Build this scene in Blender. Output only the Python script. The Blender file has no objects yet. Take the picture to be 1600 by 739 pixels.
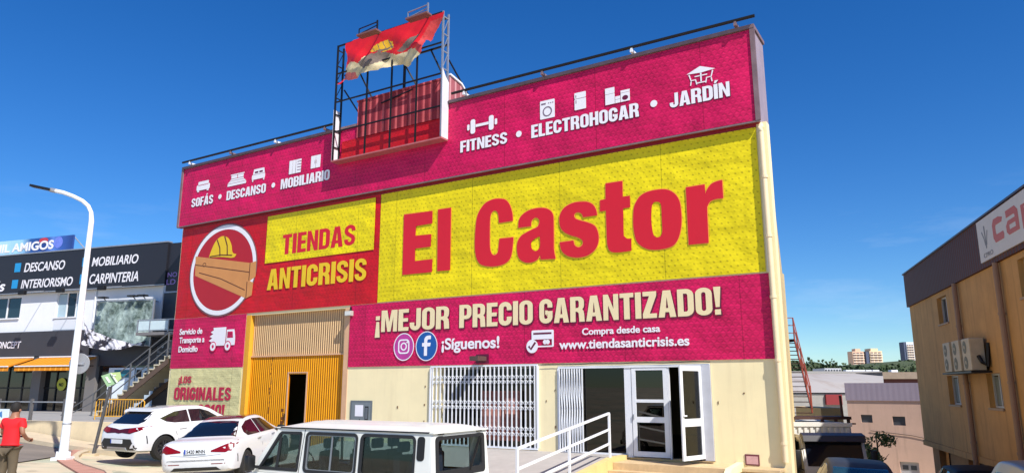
import bpy, bmesh, math, random
from mathutils import Vector, Matrix, geometry
from mathutils.bvhtree import BVHTree
random.seed(7)
R = math.radians
S = bpy.context.scene
COL = S.collection
# ------------------------------------------------------------------ camera, sky, sun, exposure
CX, CY, FOC, CZ = 800.0, 369.5, 1134.0, 2.3
PITCH = math.atan(235.5 / FOC)
cam = bpy.data.cameras.new('camera')
cam.sensor_width = 36.0; cam.lens = 36.0 * FOC / 1600.0
cam.clip_start = .1; cam.clip_end = 6000
camo = bpy.data.objects.new('camera', cam); COL.objects.link(camo)
camo.location = (0, 0, CZ); camo.rotation_euler = (math.pi / 2 + PITCH, 0, 0)
S.camera = camo
SUNV = Vector((.558 * math.cos(R(46)), -.830 * math.cos(R(46)), math.sin(R(46)))).normalized()
W = bpy.data.worlds.new('World'); S.world = W; W.use_nodes = True
wn = W.node_tree; bg = wn.nodes['Background']
sky = wn.nodes.new('ShaderNodeTexSky'); sky.sky_type = 'NISHITA'; sky.sun_disc = False
sky.sun_elevation = R(46); sky.sun_rotation = math.atan2(.558, -.830)
sky.altitude = 0; sky.air_density = 1.0; sky.dust_density = .05; sky.ozone_density = 5.0
hs = wn.nodes.new('ShaderNodeHueSaturation'); hs.inputs['Saturation'].default_value = 1.3; hs.inputs['Hue'].default_value = .508
wn.links.new(sky.outputs[0], hs.inputs['Color']); 
ctc = wn.nodes.new('ShaderNodeTexCoord'); cmp_ = wn.nodes.new('ShaderNodeMapping'); cmp_.inputs['Scale'].default_value = (2.2, 2.2, 11)
cno = wn.nodes.new('ShaderNodeTexNoise'); cno.inputs['Scale'].default_value = 1.6; cno.inputs['Detail'].default_value = 7; cno.inputs['Roughness'].default_value = .62
crm = wn.nodes.new('ShaderNodeMapRange'); cmx = wn.nodes.new('ShaderNodeMix'); cmx.data_type = 'RGBA'
for k_, v_ in zip((1, 2, 3, 4), (.55, .80, 0, .20)): crm.inputs[k_].default_value = v_
wn.links.new(ctc.outputs['Generated'], cmp_.inputs[0]); wn.links.new(cmp_.outputs[0], cno.inputs['Vector']); wn.links.new(cno.outputs[0], crm.inputs[0])
csp = wn.nodes.new('ShaderNodeSeparateXYZ'); wn.links.new(ctc.outputs['Generated'], csp.inputs[0])
cmk = wn.nodes.new('ShaderNodeMapRange'); wn.links.new(csp.outputs[2], cmk.inputs[0])
for k_, v_ in zip((1, 2, 3, 4), (.16, .26, 1, 0)): cmk.inputs[k_].default_value = v_
cmu = wn.nodes.new('ShaderNodeMath'); cmu.operation = 'MULTIPLY'; wn.links.new(crm.outputs[0], cmu.inputs[0]); wn.links.new(cmk.outputs[0], cmu.inputs[1])
tin = wn.nodes.new('ShaderNodeMix'); tin.data_type = 'RGBA'; tin.blend_type = 'MULTIPLY'; tin.inputs[0].default_value = 1; tin.inputs[7].default_value = (.70, .86, .95, 1); wn.links.new(hs.outputs[0], tin.inputs[6])
wn.links.new(cmu.outputs[0], cmx.inputs[0]); wn.links.new(tin.outputs[2], cmx.inputs[6]); cmx.inputs[7].default_value = (6.5, 7.2, 8.2, 1)
wn.links.new(cmx.outputs[2], bg.inputs[0]); bg.inputs[1].default_value = .10
sl = bpy.data.lights.new('sun', 'SUN'); sl.energy = 4.6; sl.angle = R(.5); sl.color = (1, .955, .88)
so = bpy.data.objects.new('sun', sl); COL.objects.link(so)
so.rotation_euler = SUNV.to_track_quat('Z', 'Y').to_euler(); so.location = (20, -30, 40)
S.view_settings.view_transform = 'Standard'; S.view_settings.look = 'None'
S.view_settings.exposure = .55; S.view_settings.gamma = 1
S.view_settings.use_curve_mapping = False
# ------------------------------------------------------------------ helpers
def lin(c):
    f = lambda v: v / 12.92 if v <= .04045 else ((v + .055) / 1.055) ** 2.4
    return tuple(f(v / 255.0) for v in c)
class NT:
    def __init__(s, name):
        s.m = bpy.data.materials.new(name); s.m.use_nodes = True
        s.t = s.m.node_tree; s.b = s.t.nodes['Principled BSDF']
    def n(s, ty, **k):
        x = s.t.nodes.new('ShaderNode' + ty)
        for a, v in k.items(): setattr(x, a, v)
        return x
    def l(s, a, b): s.t.links.new(a, b)
    def math(s, op, a, b=None, c=None, clamp=False):
        x = s.n('Math', operation=op, use_clamp=clamp)
        for i, v in enumerate((a, b, c)):
            if v is None: continue
            if isinstance(v, (int, float)): x.inputs[i].default_value = v
            else: s.l(v, x.inputs[i])
        return x.outputs[0]
    def coord(s, scale=(1, 1, 1)):
        tc = s.n('TexCoord'); mp = s.n('Mapping'); mp.inputs['Scale'].default_value = scale
        s.l(tc.outputs['Object'], mp.inputs[0]); return mp.outputs[0]
    def noise(s, scale, detail=5, rough=.6, sc=(1, 1, 1)):
        x = s.n('TexNoise'); x.inputs['Scale'].default_value = scale
        x.inputs['Detail'].default_value = detail; x.inputs['Roughness'].default_value = rough
        s.l(s.coord(sc), x.inputs['Vector']); return x.outputs[0]
    def rng(s, v, a, b, c, d):
        x = s.n('MapRange'); s.l(v, x.inputs[0])
        for i, q in enumerate((a, b, c, d)): x.inputs[i + 1].default_value = q
        return x.outputs[0]
    def mix(s, f, a, b, mode='MIX'):
        x = s.n('Mix', data_type='RGBA', blend_type=mode)
        for i, v in ((0, f), (6, a), (7, b)):
            if isinstance(v, (int, float)): x.inputs[i].default_value = v
            elif isinstance(v, tuple): x.inputs[i].default_value = v + (1,) if len(v) == 3 else v
            else: s.l(v, x.inputs[i])
        return x.outputs[2]
    def bump(s, h, strength=.3, dist=.01):
        x = s.n('Bump'); x.inputs['Strength'].default_value = strength; x.inputs['Distance'].default_value = dist
        s.l(h, x.inputs['Height']); s.l(x.outputs[0], s.b.inputs['Normal'])
MATS = {}
def mat(name, col, rough=.6, metal=0, var=.08, vs=2.5, bump=0, bs=60, coat=0, streak=0, stain=None, emit=0, spec=None):
    if name in MATS: return MATS[name]
    t = NT(name); c = lin(col); out = None
    t.b.inputs['Roughness'].default_value = rough; t.b.inputs['Metallic'].default_value = metal
    t.b.inputs['Base Color'].default_value = c + (1,)
    if coat: t.b.inputs['Coat Weight'].default_value = coat; t.b.inputs['Coat Roughness'].default_value = .04
    if spec is not None: t.b.inputs['Specular IOR Level'].default_value = spec
    if var:
        f = t.rng(t.noise(vs, 6, .65), .25, .75, 1 - var, 1 + var * .6)
        out = t.mix(1.0, c, t.mix(f, (0, 0, 0), (1, 1, 1)), 'MULTIPLY')
        x = t.n('VectorMath', operation='SCALE'); x.inputs[0].default_value = c; t.l(f, x.inputs['Scale']); out = x.outputs[0]
    if streak:
        f = t.rng(t.noise(1.0, 5, .7, (3.2, 3.2, .22)), .52, .78, 0, streak)
        out = t.mix(f, out if out else c, stain or tuple(v * .35 for v in c))
    if out: t.l(out, t.b.inputs['Base Color'])
    if bump: t.bump(t.noise(bs, 4, .6), bump, .01)
    MATS[name] = t.m; return t.m
def stripes(name, c1, c2, axis='X', period=.15, duty=.5, rough=.55, bump=.6, var=.1, streak=0):
    if name in MATS: return MATS[name]
    t = NT(name); tc = t.n('TexCoord'); sp = t.n('SeparateXYZ'); t.l(tc.outputs['Object'], sp.inputs[0])
    v = sp.outputs['XYZ'.index(axis)]
    f = t.math('FRACT', t.math('DIVIDE', v, period))
    m = t.math('LESS_THAN', f, duty)
    nz = t.rng(t.noise(1.7, 6, .65), .3, .75, 1 - var, 1 + var * .5)
    c = t.mix(m, lin(c1), lin(c2)); x = t.n('VectorMath', operation='SCALE'); t.l(c, x.inputs[0]); t.l(nz, x.inputs['Scale'])
    o = x.outputs[0]
    if streak: o = t.mix(t.rng(t.noise(1, 5, .7, (4, 4, .25)), .55, .8, 0, streak), o, tuple(q * .4 for q in lin(c2)))
    t.l(o, t.b.inputs['Base Color']); t.b.inputs['Roughness'].default_value = rough; t.b.inputs['Specular IOR Level'].default_value = .15
    if bump: t.bump(t.math('PINGPONG', f, .5), bump, .04)
    MATS[name] = t.m; return t.m
def weave(name, c1, c2, cell=.13, kind='scale', rough=.5):
    """printed mesh banner: staggered scales (pink, red) or small ticks (yellow)"""
    t = NT(name); tc = t.n('TexCoord'); sp = t.n('SeparateXYZ'); t.l(tc.outputs['Object'], sp.inputs[0])
    u = t.math('DIVIDE', sp.outputs[0], cell); v = t.math('DIVIDE', sp.outputs[2], cell * .82)
    row = t.math('FLOOR', v)
    fu = t.math('SUBTRACT', t.math('FRACT', t.math('ADD', t.math('ADD', u, 400.0), t.math('MULTIPLY', row, .5))), .5)
    fv = t.math('FRACT', v)
    if kind == 'scale':
        a = t.math('ADD', fv, t.math('MULTIPLY', t.math('ABSOLUTE', fu), 1.1))
        f = t.rng(t.math('ABSOLUTE', t.math('SUBTRACT', a, .62)), .0, .30, 1, 0)
        f = t.math('ADD', t.math('MULTIPLY', f, .45), t.math('MULTIPLY', t.rng(fv, 0, 1, 0, 1), .5), clamp=True)
    else:
        d = t.math('ADD', t.math('ABSOLUTE', t.math('ADD', t.math('MULTIPLY', fu, 2.6), t.math('MULTIPLY', t.math('SUBTRACT', fv, .5), 1.6))),
                   t.math('ABSOLUTE', t.math('SUBTRACT', t.math('MULTIPLY', t.math('SUBTRACT', fv, .5), 2.0), t.math('MULTIPLY', fu, 1.2))))
        f = t.rng(d, .25, .75, 1, 0)
    f = t.math('MULTIPLY', f, t.rng(t.noise(1.3, 3), .3, .7, .6, 1.1), clamp=True)
    c = t.mix(f, lin(c1), lin(c2))
    g = t.math('MULTIPLY', t.rng(t.noise(.35, 6, .6), .3, .7, .84, 1.08), t.math('SUBTRACT', 1.0, t.math('MULTIPLY', t.math('LESS_THAN', t.math('FRACT', t.math('DIVIDE', t.math('ADD', sp.outputs[0], 300.0), 3.1)), .008), .35)))
    g = t.math('MULTIPLY', g, t.rng(t.noise(1.0, 5, .7, (2.6, 1, .18)), .5, .75, 1, .86))
    x = t.n('VectorMath', operation='SCALE'); t.l(c, x.inputs[0]); t.l(g, x.inputs['Scale'])
    t.l(x.outputs[0], t.b.inputs['Base Color']); t.b.inputs['Roughness'].default_value = rough
    t.b.inputs['Specular IOR Level'].default_value = .3
    t.bump(t.math('ADD', t.math('MULTIPLY', t.noise(.8, 4, .5, (1, 1, 1.6)), 5.0), t.math('MULTIPLY', f, .15)), .5, .05)
    MATS[name] = t.m; return t.m
def glass(name, tint=(.35, .42, .42), trans=.75, rough=.02):
    if name in MATS: return MATS[name]
    t = NT(name); t.t.nodes.remove(t.b)
    tr = t.n('BsdfTransparent'); tr.inputs[0].default_value = tint + (1,)
    gl = t.n('BsdfGlossy'); gl.inputs[1].default_value = rough
    lw = t.n('LayerWeight'); lw.inputs[0].default_value = .5
    f = t.rng(t.math('POWER', lw.outputs['Facing'], 5.0), 0, 1, .03 + (1 - trans) * .08, .9)
    mx = t.n('MixShader'); t.l(f, mx.inputs[0]); t.l(tr.outputs[0], mx.inputs[1]); t.l(gl.outputs[0], mx.inputs[2])
    t.l(mx.outputs[0], t.t.nodes['Material Output'].inputs[0]); MATS[name] = t.m; return t.m

class Frame:
    def __init__(s, loc, rz): s.loc = Vector(loc); s.rz = rz; s.M = Matrix.Translation(s.loc) @ Matrix.Rotation(rz, 4, 'Z')
WF = Frame((0, 0, 0), 0)
D = Vector((.85127639, -.52471755, 0)); C0 = Vector((6.31487742, 17.5, 0))
FA = Frame(C0, math.atan2(D.y, D.x))                    # store facade: x along it, -y towards the street
LBF = Frame((-15.96, 33.5, 0), math.atan2(-.34146, .93990))
RBF = Frame((18.64156, 34.0, 0), math.atan2(-.95254, -.30441))
ORI = {}
def tag(o, label=None, cat=None, group=None, kind=None):
    if label: o['label'] = label
    if cat: o['category'] = cat
    if group: o['group'] = group
    if kind: o['kind'] = kind
    return o
def thing(fr, name, label, cat, o=(0, 0, 0), group=None, rz=0):
    e = bpy.data.objects.new(name, None); COL.objects.link(e); e.empty_display_size = .2
    e.location = fr.M @ Vector(o); e.rotation_euler = (0, 0, fr.rz + rz)
    ORI[e.name] = Vector(o); return tag(e, label, cat, group)
class MB:
    def __init__(s): s.b = bmesh.new()
    def face(s, pts, mi=0):
        f = s.b.faces.new([s.b.verts.new(p) for p in pts]); f.material_index = mi; return f
    def box(s, x0, x1, y0, y1, z0, z1, mi=0, bev=0):
        if x0 > x1: x0, x1 = x1, x0
        if y0 > y1: y0, y1 = y1, y0
        if z0 > z1: z0, z1 = z1, z0
        v = [s.b.verts.new(p) for p in ((x0, y0, z0), (x1, y0, z0), (x1, y1, z0), (x0, y1, z0), (x0, y0, z1), (x1, y0, z1), (x1, y1, z1), (x0, y1, z1))]
        fs = [s.b.faces.new([v[i] for i in q]) for q in ((3, 2, 1, 0), (4, 5, 6, 7), (0, 1, 5, 4), (1, 2, 6, 5), (2, 3, 7, 6), (3, 0, 4, 7))]
        for f in fs: f.material_index = mi
        if bev: bmesh.ops.bevel(s.b, geom=list({e for f in fs for e in f.edges}), offset=bev, segments=2, affect='EDGES', profile=.5)
        return s
    def tube(s, pts, r, n=8, mi=0, cap=True):
        pts = [Vector(p) for p in pts]; rs = r if isinstance(r, (list, tuple)) else [r] * len(pts); rings = []
        for i, p in enumerate(pts):
            d = (pts[min(i + 1, len(pts) - 1)] - pts[max(i - 1, 0)]).normalized()
            a = Vector((0, 0, 1)) if abs(d.z) < .9 else Vector((1, 0, 0))
            e1 = d.cross(a).normalized(); e2 = d.cross(e1)
            rings.append([s.b.verts.new(p + (e1 * math.cos(2 * math.pi * k / n) + e2 * math.sin(2 * math.pi * k / n)) * rs[i]) for k in range(n)])
        for a, b in zip(rings, rings[1:]):
            for k in range(n): s.b.faces.new((a[k], a[(k + 1) % n], b[(k + 1) % n], b[k])).material_index = mi
        if cap:
            s.b.faces.new(rings[0]).material_index = mi; s.b.faces.new(rings[-1][::-1]).material_index = mi
        return s
    def bar(s, p, q, w, h=None, mi=0):
        """square bar from p to q"""
        h = h or w; p, q = Vector(p), Vector(q); d = (q - p).normalized()
        a = Vector((0, 0, 1)) if abs(d.z) < .95 else Vector((0, 1, 0))
        e1 = d.cross(a).normalized() * w / 2; e2 = d.cross(e1).normalized() * h / 2
        v = [s.b.verts.new(c + sx * e1 + sy * e2) for c in (p, q) for sx, sy in ((-1, -1), (1, -1), (1, 1), (-1, 1))]
        for q_ in ((0, 1, 2, 3), (7, 6, 5, 4), (0, 4, 5, 1), (1, 5, 6, 2), (2, 6, 7, 3), (3, 7, 4, 0)):
            s.b.faces.new([v[i] for i in q_]).material_index = mi
        return s
    def prism(s, poly, axis, a, b, mi=0):
        """polygon in the plane normal to axis, extruded from a to b"""
        def P(p, t):
            return {'Y': (p[0], t, p[1]), 'X': (t, p[0], p[1]), 'Z': (p[0], p[1], t)}[axis]
        va = [s.b.verts.new(P(p, a)) for p in poly]; vb = [s.b.verts.new(P(p, b)) for p in poly]
        s.b.faces.new(va).material_index = mi; s.b.faces.new(vb[::-1]).material_index = mi
        n = len(poly)
        for i in range(n): s.b.faces.new((va[i], vb[i], vb[(i + 1) % n], va[(i + 1) % n])).material_index = mi
        return s
    def lathe(s, prof, c, axis='Z', n=16, mi=0):
        c = Vector(c); rings = []
        for r, h in prof:
            ring = []
            for k in range(n):
                a = 2 * math.pi * k / n; q = (r * math.cos(a), r * math.sin(a), h)
                if axis == 'Y': q = (q[0], q[2], q[1])
                if axis == 'X': q = (q[2], q[0], q[1])
                ring.append(s.b.verts.new(c + Vector(q)))
            rings.append(ring)
        for a, b in zip(rings, rings[1:]):
            for k in range(n): s.b.faces.new((a[k], a[(k + 1) % n], b[(k + 1) % n], b[k])).material_index = mi
        return s
    def build(s, name, m, parent=None, fr=None, smooth=False, angle=35, o=None, keep=False):
        if o is None: o = ORI.get(parent.name, Vector()) if parent else Vector()
        o = Vector(o)
        bmesh.ops.translate(s.b, verts=s.b.verts, vec=-o)
        bmesh.ops.recalc_face_normals(s.b, faces=s.b.faces)
        me = bpy.data.meshes.new(name); s.b.to_mesh(me); s.b.free()
        return link(name, me, m, parent, fr, o, smooth, angle)
def link(name, me, m, parent=None, fr=None, o=Vector(), smooth=False, angle=35):
    for q in (m if isinstance(m, (list, tuple)) else [m]): me.materials.append(q)
    if smooth:
        me.polygons.foreach_set('use_smooth', [True] * len(me.polygons)); me.set_sharp_from_angle(angle=R(angle))
    ob = bpy.data.objects.new(name, me); COL.objects.link(ob)
    if parent: ob.parent = parent; ORI[ob.name] = ORI.get(parent.name, Vector()) if o is None else Vector(o)
    else:
        f = fr or WF; ob.location = f.M @ Vector(o); ob.rotation_euler = (0, 0, f.rz); ORI[ob.name] = Vector(o)
    return ob
def solo(fr, mb, name, m, label, cat, o=(0, 0, 0), group=None, **k):
    return tag(mb.build(name, m, None, fr, o=o, **k), label, cat, group)
def copy_tree(o, parent=None):
    c = o.copy(); COL.objects.link(c); c.parent = parent
    for ch in list(o.children): copy_tree(ch, c)
    return c
def smooth_poly(pts, sub=6):
    """closed outline through points; points flagged with a third value are corners"""
    n = len(pts); out = []
    for i in range(n):
        p0, p1, p2, p3 = pts[i - 1], pts[i], pts[(i + 1) % n], pts[(i + 2) % n]
        if len(p1) > 2 and len(p2) > 2: out.append(p1[:2]); continue
        a = Vector(p1[:2]); b = Vector(p2[:2])
        ta = Vector((0, 0)) if len(p1) > 2 else (b - Vector(p0[:2])) * .5
        tb = Vector((0, 0)) if len(p2) > 2 else (Vector(p3[:2]) - a) * .5
        if len(p1) > 2: ta = (b - a) * .6
        if len(p2) > 2: tb = (b - a) * .6
        for k in range(sub):
            t = k / sub; t2 = t * t; t3 = t2 * t
            out.append(tuple(a * (2 * t3 - 3 * t2 + 1) + ta * (t3 - 2 * t2 + t) + b * (-2 * t3 + 3 * t2) + tb * (t3 - t2)))
    return out
def flat_curve(name, contours, y, m, parent, o=None, ext=.002):
    """closed contours in (x, z), even-odd filled, as a thin printed sheet at depth y"""
    cu = bpy.data.curves.new(name, 'CURVE'); cu.dimensions = '2D'; cu.fill_mode = 'BOTH'; cu.extrude = ext
    for c in contours:
        sp = cu.splines.new('POLY'); sp.points.add(len(c) - 1)
        for i, p in enumerate(c): sp.points[i].co = (p[0], p[1], 0, 1)
        sp.use_cyclic_u = True
    tmp = bpy.data.objects.new('tmp', cu)
    me = bpy.data.meshes.new_from_object(tmp); bpy.data.objects.remove(tmp); bpy.data.curves.remove(cu)
    o = ORI.get(parent.name, Vector()) if o is None else Vector(o)
    me.transform(Matrix.Translation(Vector((0, y, 0)) - o) @ Matrix.Rotation(math.pi / 2, 4, 'X'))
    me.name = name
    return link(name, me, m, parent, None, o)
# heavy condensed capitals, drawn as outlines in a cell one unit tall
def rr(x0, y0, x1, y1, r, corners=(1, 1, 1, 1), ry=None, n=5):
    ry = ry or r; out = []
    for (cx, cy, a, on, px, py) in ((x1 - r, y1 - ry, 0, corners[1], x1, y1), (x0 + r, y1 - ry, 90, corners[0], x0, y1), (x0 + r, y0 + ry, 180, corners[3], x0, y0), (x1 - r, y0 + ry, 270, corners[2], x1, y0)):
        if on: out += [(cx + r * math.cos(R(a + 90 * k / n)), cy + ry * math.sin(R(a + 90 * k / n))) for k in range(n + 1)]
        else: out.append((px, py))
    return out
def strk(path, hw):
    P = [Vector(p) for p in path]; A, B = [], []
    for i, p in enumerate(P):
        d = (P[min(i + 1, len(P) - 1)] - P[max(i - 1, 0)]).normalized(); n = Vector((-d.y, d.x)) * hw
        A.append(tuple(p + n)); B.append(tuple(p - n))
    return A + B[::-1]
def arc(cx, cy, rx, ry, a0, a1, n=8): return [(cx + rx * math.cos(R(a0 + (a1 - a0) * k / n)), cy + ry * math.sin(R(a0 + (a1 - a0) * k / n))) for k in range(n + 1)]
def glyph(ch):
    w = .52; t = .19; x0 = t / 2; x1 = w - t / 2; c = w / 2; q = (w - t) / 2
    if ch in 'Á': g, w_ = glyph('A'); return g + [[(.24, 1.06), (.34, 1.06), (.42, 1.25), (.27, 1.25)]], w_
    if ch in 'Í': g, w_ = glyph('I'); return g + [[(.03, 1.06), (.13, 1.06), (.25, 1.25), (.08, 1.25)]], w_
    if ch in 'O0': return [rr(0, 0, w, 1, .25, ry=.22), rr(t, .16, w - t, .84, .068, ry=.08)], w
    if ch == 'D': return [rr(0, 0, w, 1, .24, (0, 1, 1, 0), ry=.24), rr(t, .17, w - t, .83, .06, (0, 1, 1, 0), ry=.08)], w
    if ch == 'C': return [strk([(x1, .64)] + arc(c, .74, q, .165, 0, 180) + arc(c, .26, q, .165, 180, 360) + [(x1, .37)], .095)], w
    if ch == 'G': return [strk([(x1, .64)] + arc(c, .74, q, .165, 0, 180) + arc(c, .26, q, .165, 180, 360) + [(x1, .5)], .095), [(.235, .37), (.332, .37), (.332, .53), (.235, .53)]], w
    if ch == 'S':
        m = [(x0 + q * 2 * (.5 - .5 * math.cos(math.pi * k / 8)) , .68 - .36 * k / 8) for k in range(9)]
        return [strk([(x1, .69)] + arc(c, .75, q, .157, 0, 180) + m + arc(c, .25, q, .157, 0, -180) + [(x0, .31)], .086)], w
    if ch == '2':
        return [strk([(x0, .66)] + arc(c, .74, q, .165, 180, 0) + [(x1, .64), (x1 - .04, .5), (x0 + .08, .26), (x0 + .02, .15)], .095), [(0, 0), (w, 0), (w, .155), (0, .155)]], w
    if ch == '1': return [[(.14, 0), (.34, 0), (.34, 1), (.2, 1), (0, .83), (0, .7), (.14, .76)]], .36
    if ch == 'J': w = .46; x1 = w - t / 2; c = w / 2; q = (w - t) / 2; return [strk([(x1, 1), (x1, .5)] + arc(c, .24, q, .147, 0, -180) + [(x0, .36)], .093)], w
    if ch == 'I': return [[(0, 0), (.2, 0), (.2, 1), (0, 1)]], .2
    if ch == 'L': return [[(0, 0), (.42, 0), (.42, .17), (.2, .17), (.2, 1), (0, 1)]], .42
    if ch == 'E': return [[(0, 0), (.44, 0), (.44, .17), (.2, .17), (.2, .42), (.41, .42), (.41, .58), (.2, .58), (.2, .83), (.44, .83), (.44, 1), (0, 1)]], .44
    if ch == 'F': return [[(0, 0), (.2, 0), (.2, .41), (.4, .41), (.4, .57), (.2, .57), (.2, .83), (.43, .83), (.43, 1), (0, 1)]], .43
    if ch == 'T': return [[(.14, 0), (.34, 0), (.34, .83), (.48, .83), (.48, 1), (0, 1), (0, .83), (.14, .83)]], .48
    if ch == 'H': return [[(0, 0), (.19, 0), (.19, .41), (.34, .41), (.34, 0), (.53, 0), (.53, 1), (.34, 1), (.34, .59), (.19, .59), (.19, 1), (0, 1)]], .53
    if ch == 'A': return [[(0, 0), (.2, 0), (.228, .19), (.352, .19), (.38, 0), (.58, 0), (.415, 1), (.165, 1)], [(.25, .34), (.33, .34), (.29, .76)]], .58
    if ch == 'N': return [[(0, 0), (.175, 0), (.175, .58), (.365, 0), (.54, 0), (.54, 1), (.365, 1), (.365, .42), (.175, 1), (0, 1)]], .54
    if ch == 'M': return [[(0, 0), (.17, 0), (.17, .68), (.28, 0), (.42, 0), (.53, .68), (.53, 0), (.7, 0), (.7, 1), (.45, 1), (.35, .42), (.25, 1), (0, 1)]], .7
    if ch == 'Z': return [[(0, 0), (.47, 0), (.47, .17), (.23, .17), (.47, .84), (.47, 1), (.01, 1), (.01, .83), (.23, .83), (0, .16)]], .47
    if ch == 'P': return [[(0, 0), (0, 1)] + arc(w - .22, .78, .22, .22, 90, 0, 5) + arc(w - .22, .59, .22, .22, 0, -90, 5) + [(.2, .37), (.2, 0)], rr(.2, .53, w - t, .85, .06, (0, 1, 1, 0), ry=.08)], w
    if ch == 'R': return [[(0, 0), (0, 1)] + arc(w - .2, .8, .2, .2, 90, 0, 5) + [(w, .66), (w - .015, .56), (w - .07, .49), (w - .02, .42), (w, .3), (w + .02, 0), (w - .18, 0), (w - .2, .34), (w - .26, .405), (.2, .405), (.2, 0)], rr(.2, .55, w - t, .85, .06, (0, 1, 1, 0), ry=.08)], w + .02
    if ch == 'B': return [[(0, 0), (0, 1)] + arc(w - .2, .8, .2, .2, 90, 0, 5) + [(w, .64), (w - .02, .56), (w - .08, .51), (w - .01, .45), (w, .37), (w, .2), (w - .04, .08), (w - .14, 0)], rr(.2, .59, w - t, .86, .05, (0, 1, 1, 0)), rr(.2, .14, w - t + .01, .44, .05, (0, 1, 1, 0))], w
    if ch == '!': return [[(.02, 0), (.2, 0), (.2, .19), (.02, .19)], [(.05, .27), (.17, .27), (.22, 1), (0, 1)]], .22
    if ch == '¡': return [[(.02, .56), (.2, .56), (.2, .75), (.02, .75)], [(0, -.25), (.22, -.25), (.17, .48), (.05, .48)]], .22
    return [], .22
def word_contours(txt, x0, z0, x1, z1):
    x = 0; out = []
    for ch in txt:
        g, w = glyph(ch); out += [[(p[0] + x, p[1]) for p in c] for c in g]; x += w + .055
    x -= .055; sx = (x1 - x0) / x; sz = z1 - z0
    return [[(x0 + p[0] * sx, z0 + p[1] * sz) for p in c] for c in out]
def caps(name, txt, x0, z0, x1, z1, y, m, parent, shadow=None):
    c = word_contours(txt, x0, z0, x1, z1); h = z1 - z0
    ob = flat_curve(name, c, y, m, parent)
    if shadow:                                            # the dark offset edge printed beside the letters
        flat_curve('lettering_edge', [[(p[0] + h * .05, p[1] - h * .06) for p in q] for q in c], y + .005, shadow, ob, o=ORI[ob.name], ext=.001)
    return ob
def text(name, txt, x0, z0, x1, z1, y, m, parent, bold=.03, shear=0):
    """built-in font fitted to a box: z0 baseline, z1 cap height"""
    cu = bpy.data.curves.new(name, 'FONT'); cu.body = txt; cu.size = 1; cu.offset = bold; cu.shear = shear
    cu.fill_mode = 'BOTH'; cu.extrude = .003
    tmp = bpy.data.objects.new('tmp', cu); COL.objects.link(tmp)
    dg = bpy.context.evaluated_depsgraph_get(); me = bpy.data.meshes.new_from_object(tmp.evaluated_get(dg))
    bpy.data.objects.remove(tmp); bpy.data.curves.remove(cu); me.name = name
    xs = [v.co.x for v in me.vertices]; a, b = min(xs), max(xs)
    sx = (x1 - x0) / (b - a); sz = (z1 - z0) / .72
    o = ORI.get(parent.name, Vector())
    for v in me.vertices:
        x, yy, z = v.co; v.co = Vector((x0 + (x - a) * sx, y - z, z0 + yy * sz)) - o
    return link(name, me, m, parent, None, o)
def at(px, py, Y):
    """point of the place seen at photo pixel (px, py) at ground distance Y"""
    c, s = math.cos(PITCH), math.sin(PITCH); a = px - CX; b = py - CY
    d = Vector((a, FOC * c + b * s, FOC * s - b * c)); k = Y / d.y
    return Vector((d.x * k, Y, CZ + d.z * k))
def ground(x, y):
    xs = max(-34, min(22, x)); ys = max(0, min(48, y))
    return -.07 - .0518 * (xs + .8) - .034 * (ys - 11.9) - .1 * max(0, xs - 9) + .3 * max(0, min(1, (-xs - 12.5) / 5)) * max(0, min(1, (ys - 22.5) / 5))
# ------------------------------------------------------------------ materials
cream = mat('cream_render', (242, 226, 180), .85, var=.08, vs=1.1, bump=.15, bs=40, streak=.22, stain=(.40, .29, .15))
cream2 = mat('cream_pipe', (232, 210, 172), .5, var=.06)
pink = weave('pink_print', (228, 26, 96), (112, 2, 44), .16)
redp = weave('red_print', (210, 26, 38), (150, 8, 26), .16)
yelp = weave('yellow_print', (230, 210, 16), (178, 160, 12), .17, 'tick')
khaki = weave('khaki_print', (216, 208, 152), (188, 176, 118), .10, 'tick')
white = mat('white_print', (232, 230, 236), .5, var=.04)
ivory = mat('ivory_print', (232, 214, 170), .5, var=.04)
darkpink = mat('dark_edge_print', (98, 10, 52), .5, var=0)
redlet = mat('red_lettering', (206, 22, 42), .45, var=.05, vs=.6)
pinkred = mat('crimson_lettering', (186, 24, 66), .5, var=.05)
yellet = mat('yellow_lettering', (228, 190, 26), .5, var=.04)
wpaint = mat('white_paint', (226, 228, 232), .35, var=.05, vs=4)
galv = mat('galvanised_steel', (170, 172, 178), .4, .6, var=.2, vs=6)
blacks = mat('black_steel', (26, 25, 28), .5, .3, var=.15)
rusty = mat('rusted_trim', (132, 108, 112), .6, .2, var=.3, vs=3)
dark = mat('dark_interior', (20, 19, 20), .8, var=.1)
stone = mat('beige_stone', (206, 178, 136), .75, var=.2, vs=5, bump=.1, streak=.25)
tile = mat('grey_paving', (172, 166, 160), .75, var=.14, vs=2.5, bump=.1)
gateY = stripes('yellow_ribbed_sheet', (250, 176, 34), (206, 122, 14), 'X', .105, .62, .5, .9, .12, .3)
gateB = stripes('beige_ribbed_sheet', (232, 196, 146), (174, 136, 100), 'X', .105, .62, .5, .9, .1, .2)
pillarY = mat('yellow_pillar_paint', (222, 160, 40), .6, var=.12, streak=.3)
pillarP = mat('salmon_pillar_paint', (214, 170, 132), .65, var=.12, streak=.25)
corr = stripes('faded_pink_sheet', (196, 92, 96), (140, 50, 60), 'X', .3, .7, .55, 1.0, .25)
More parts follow.
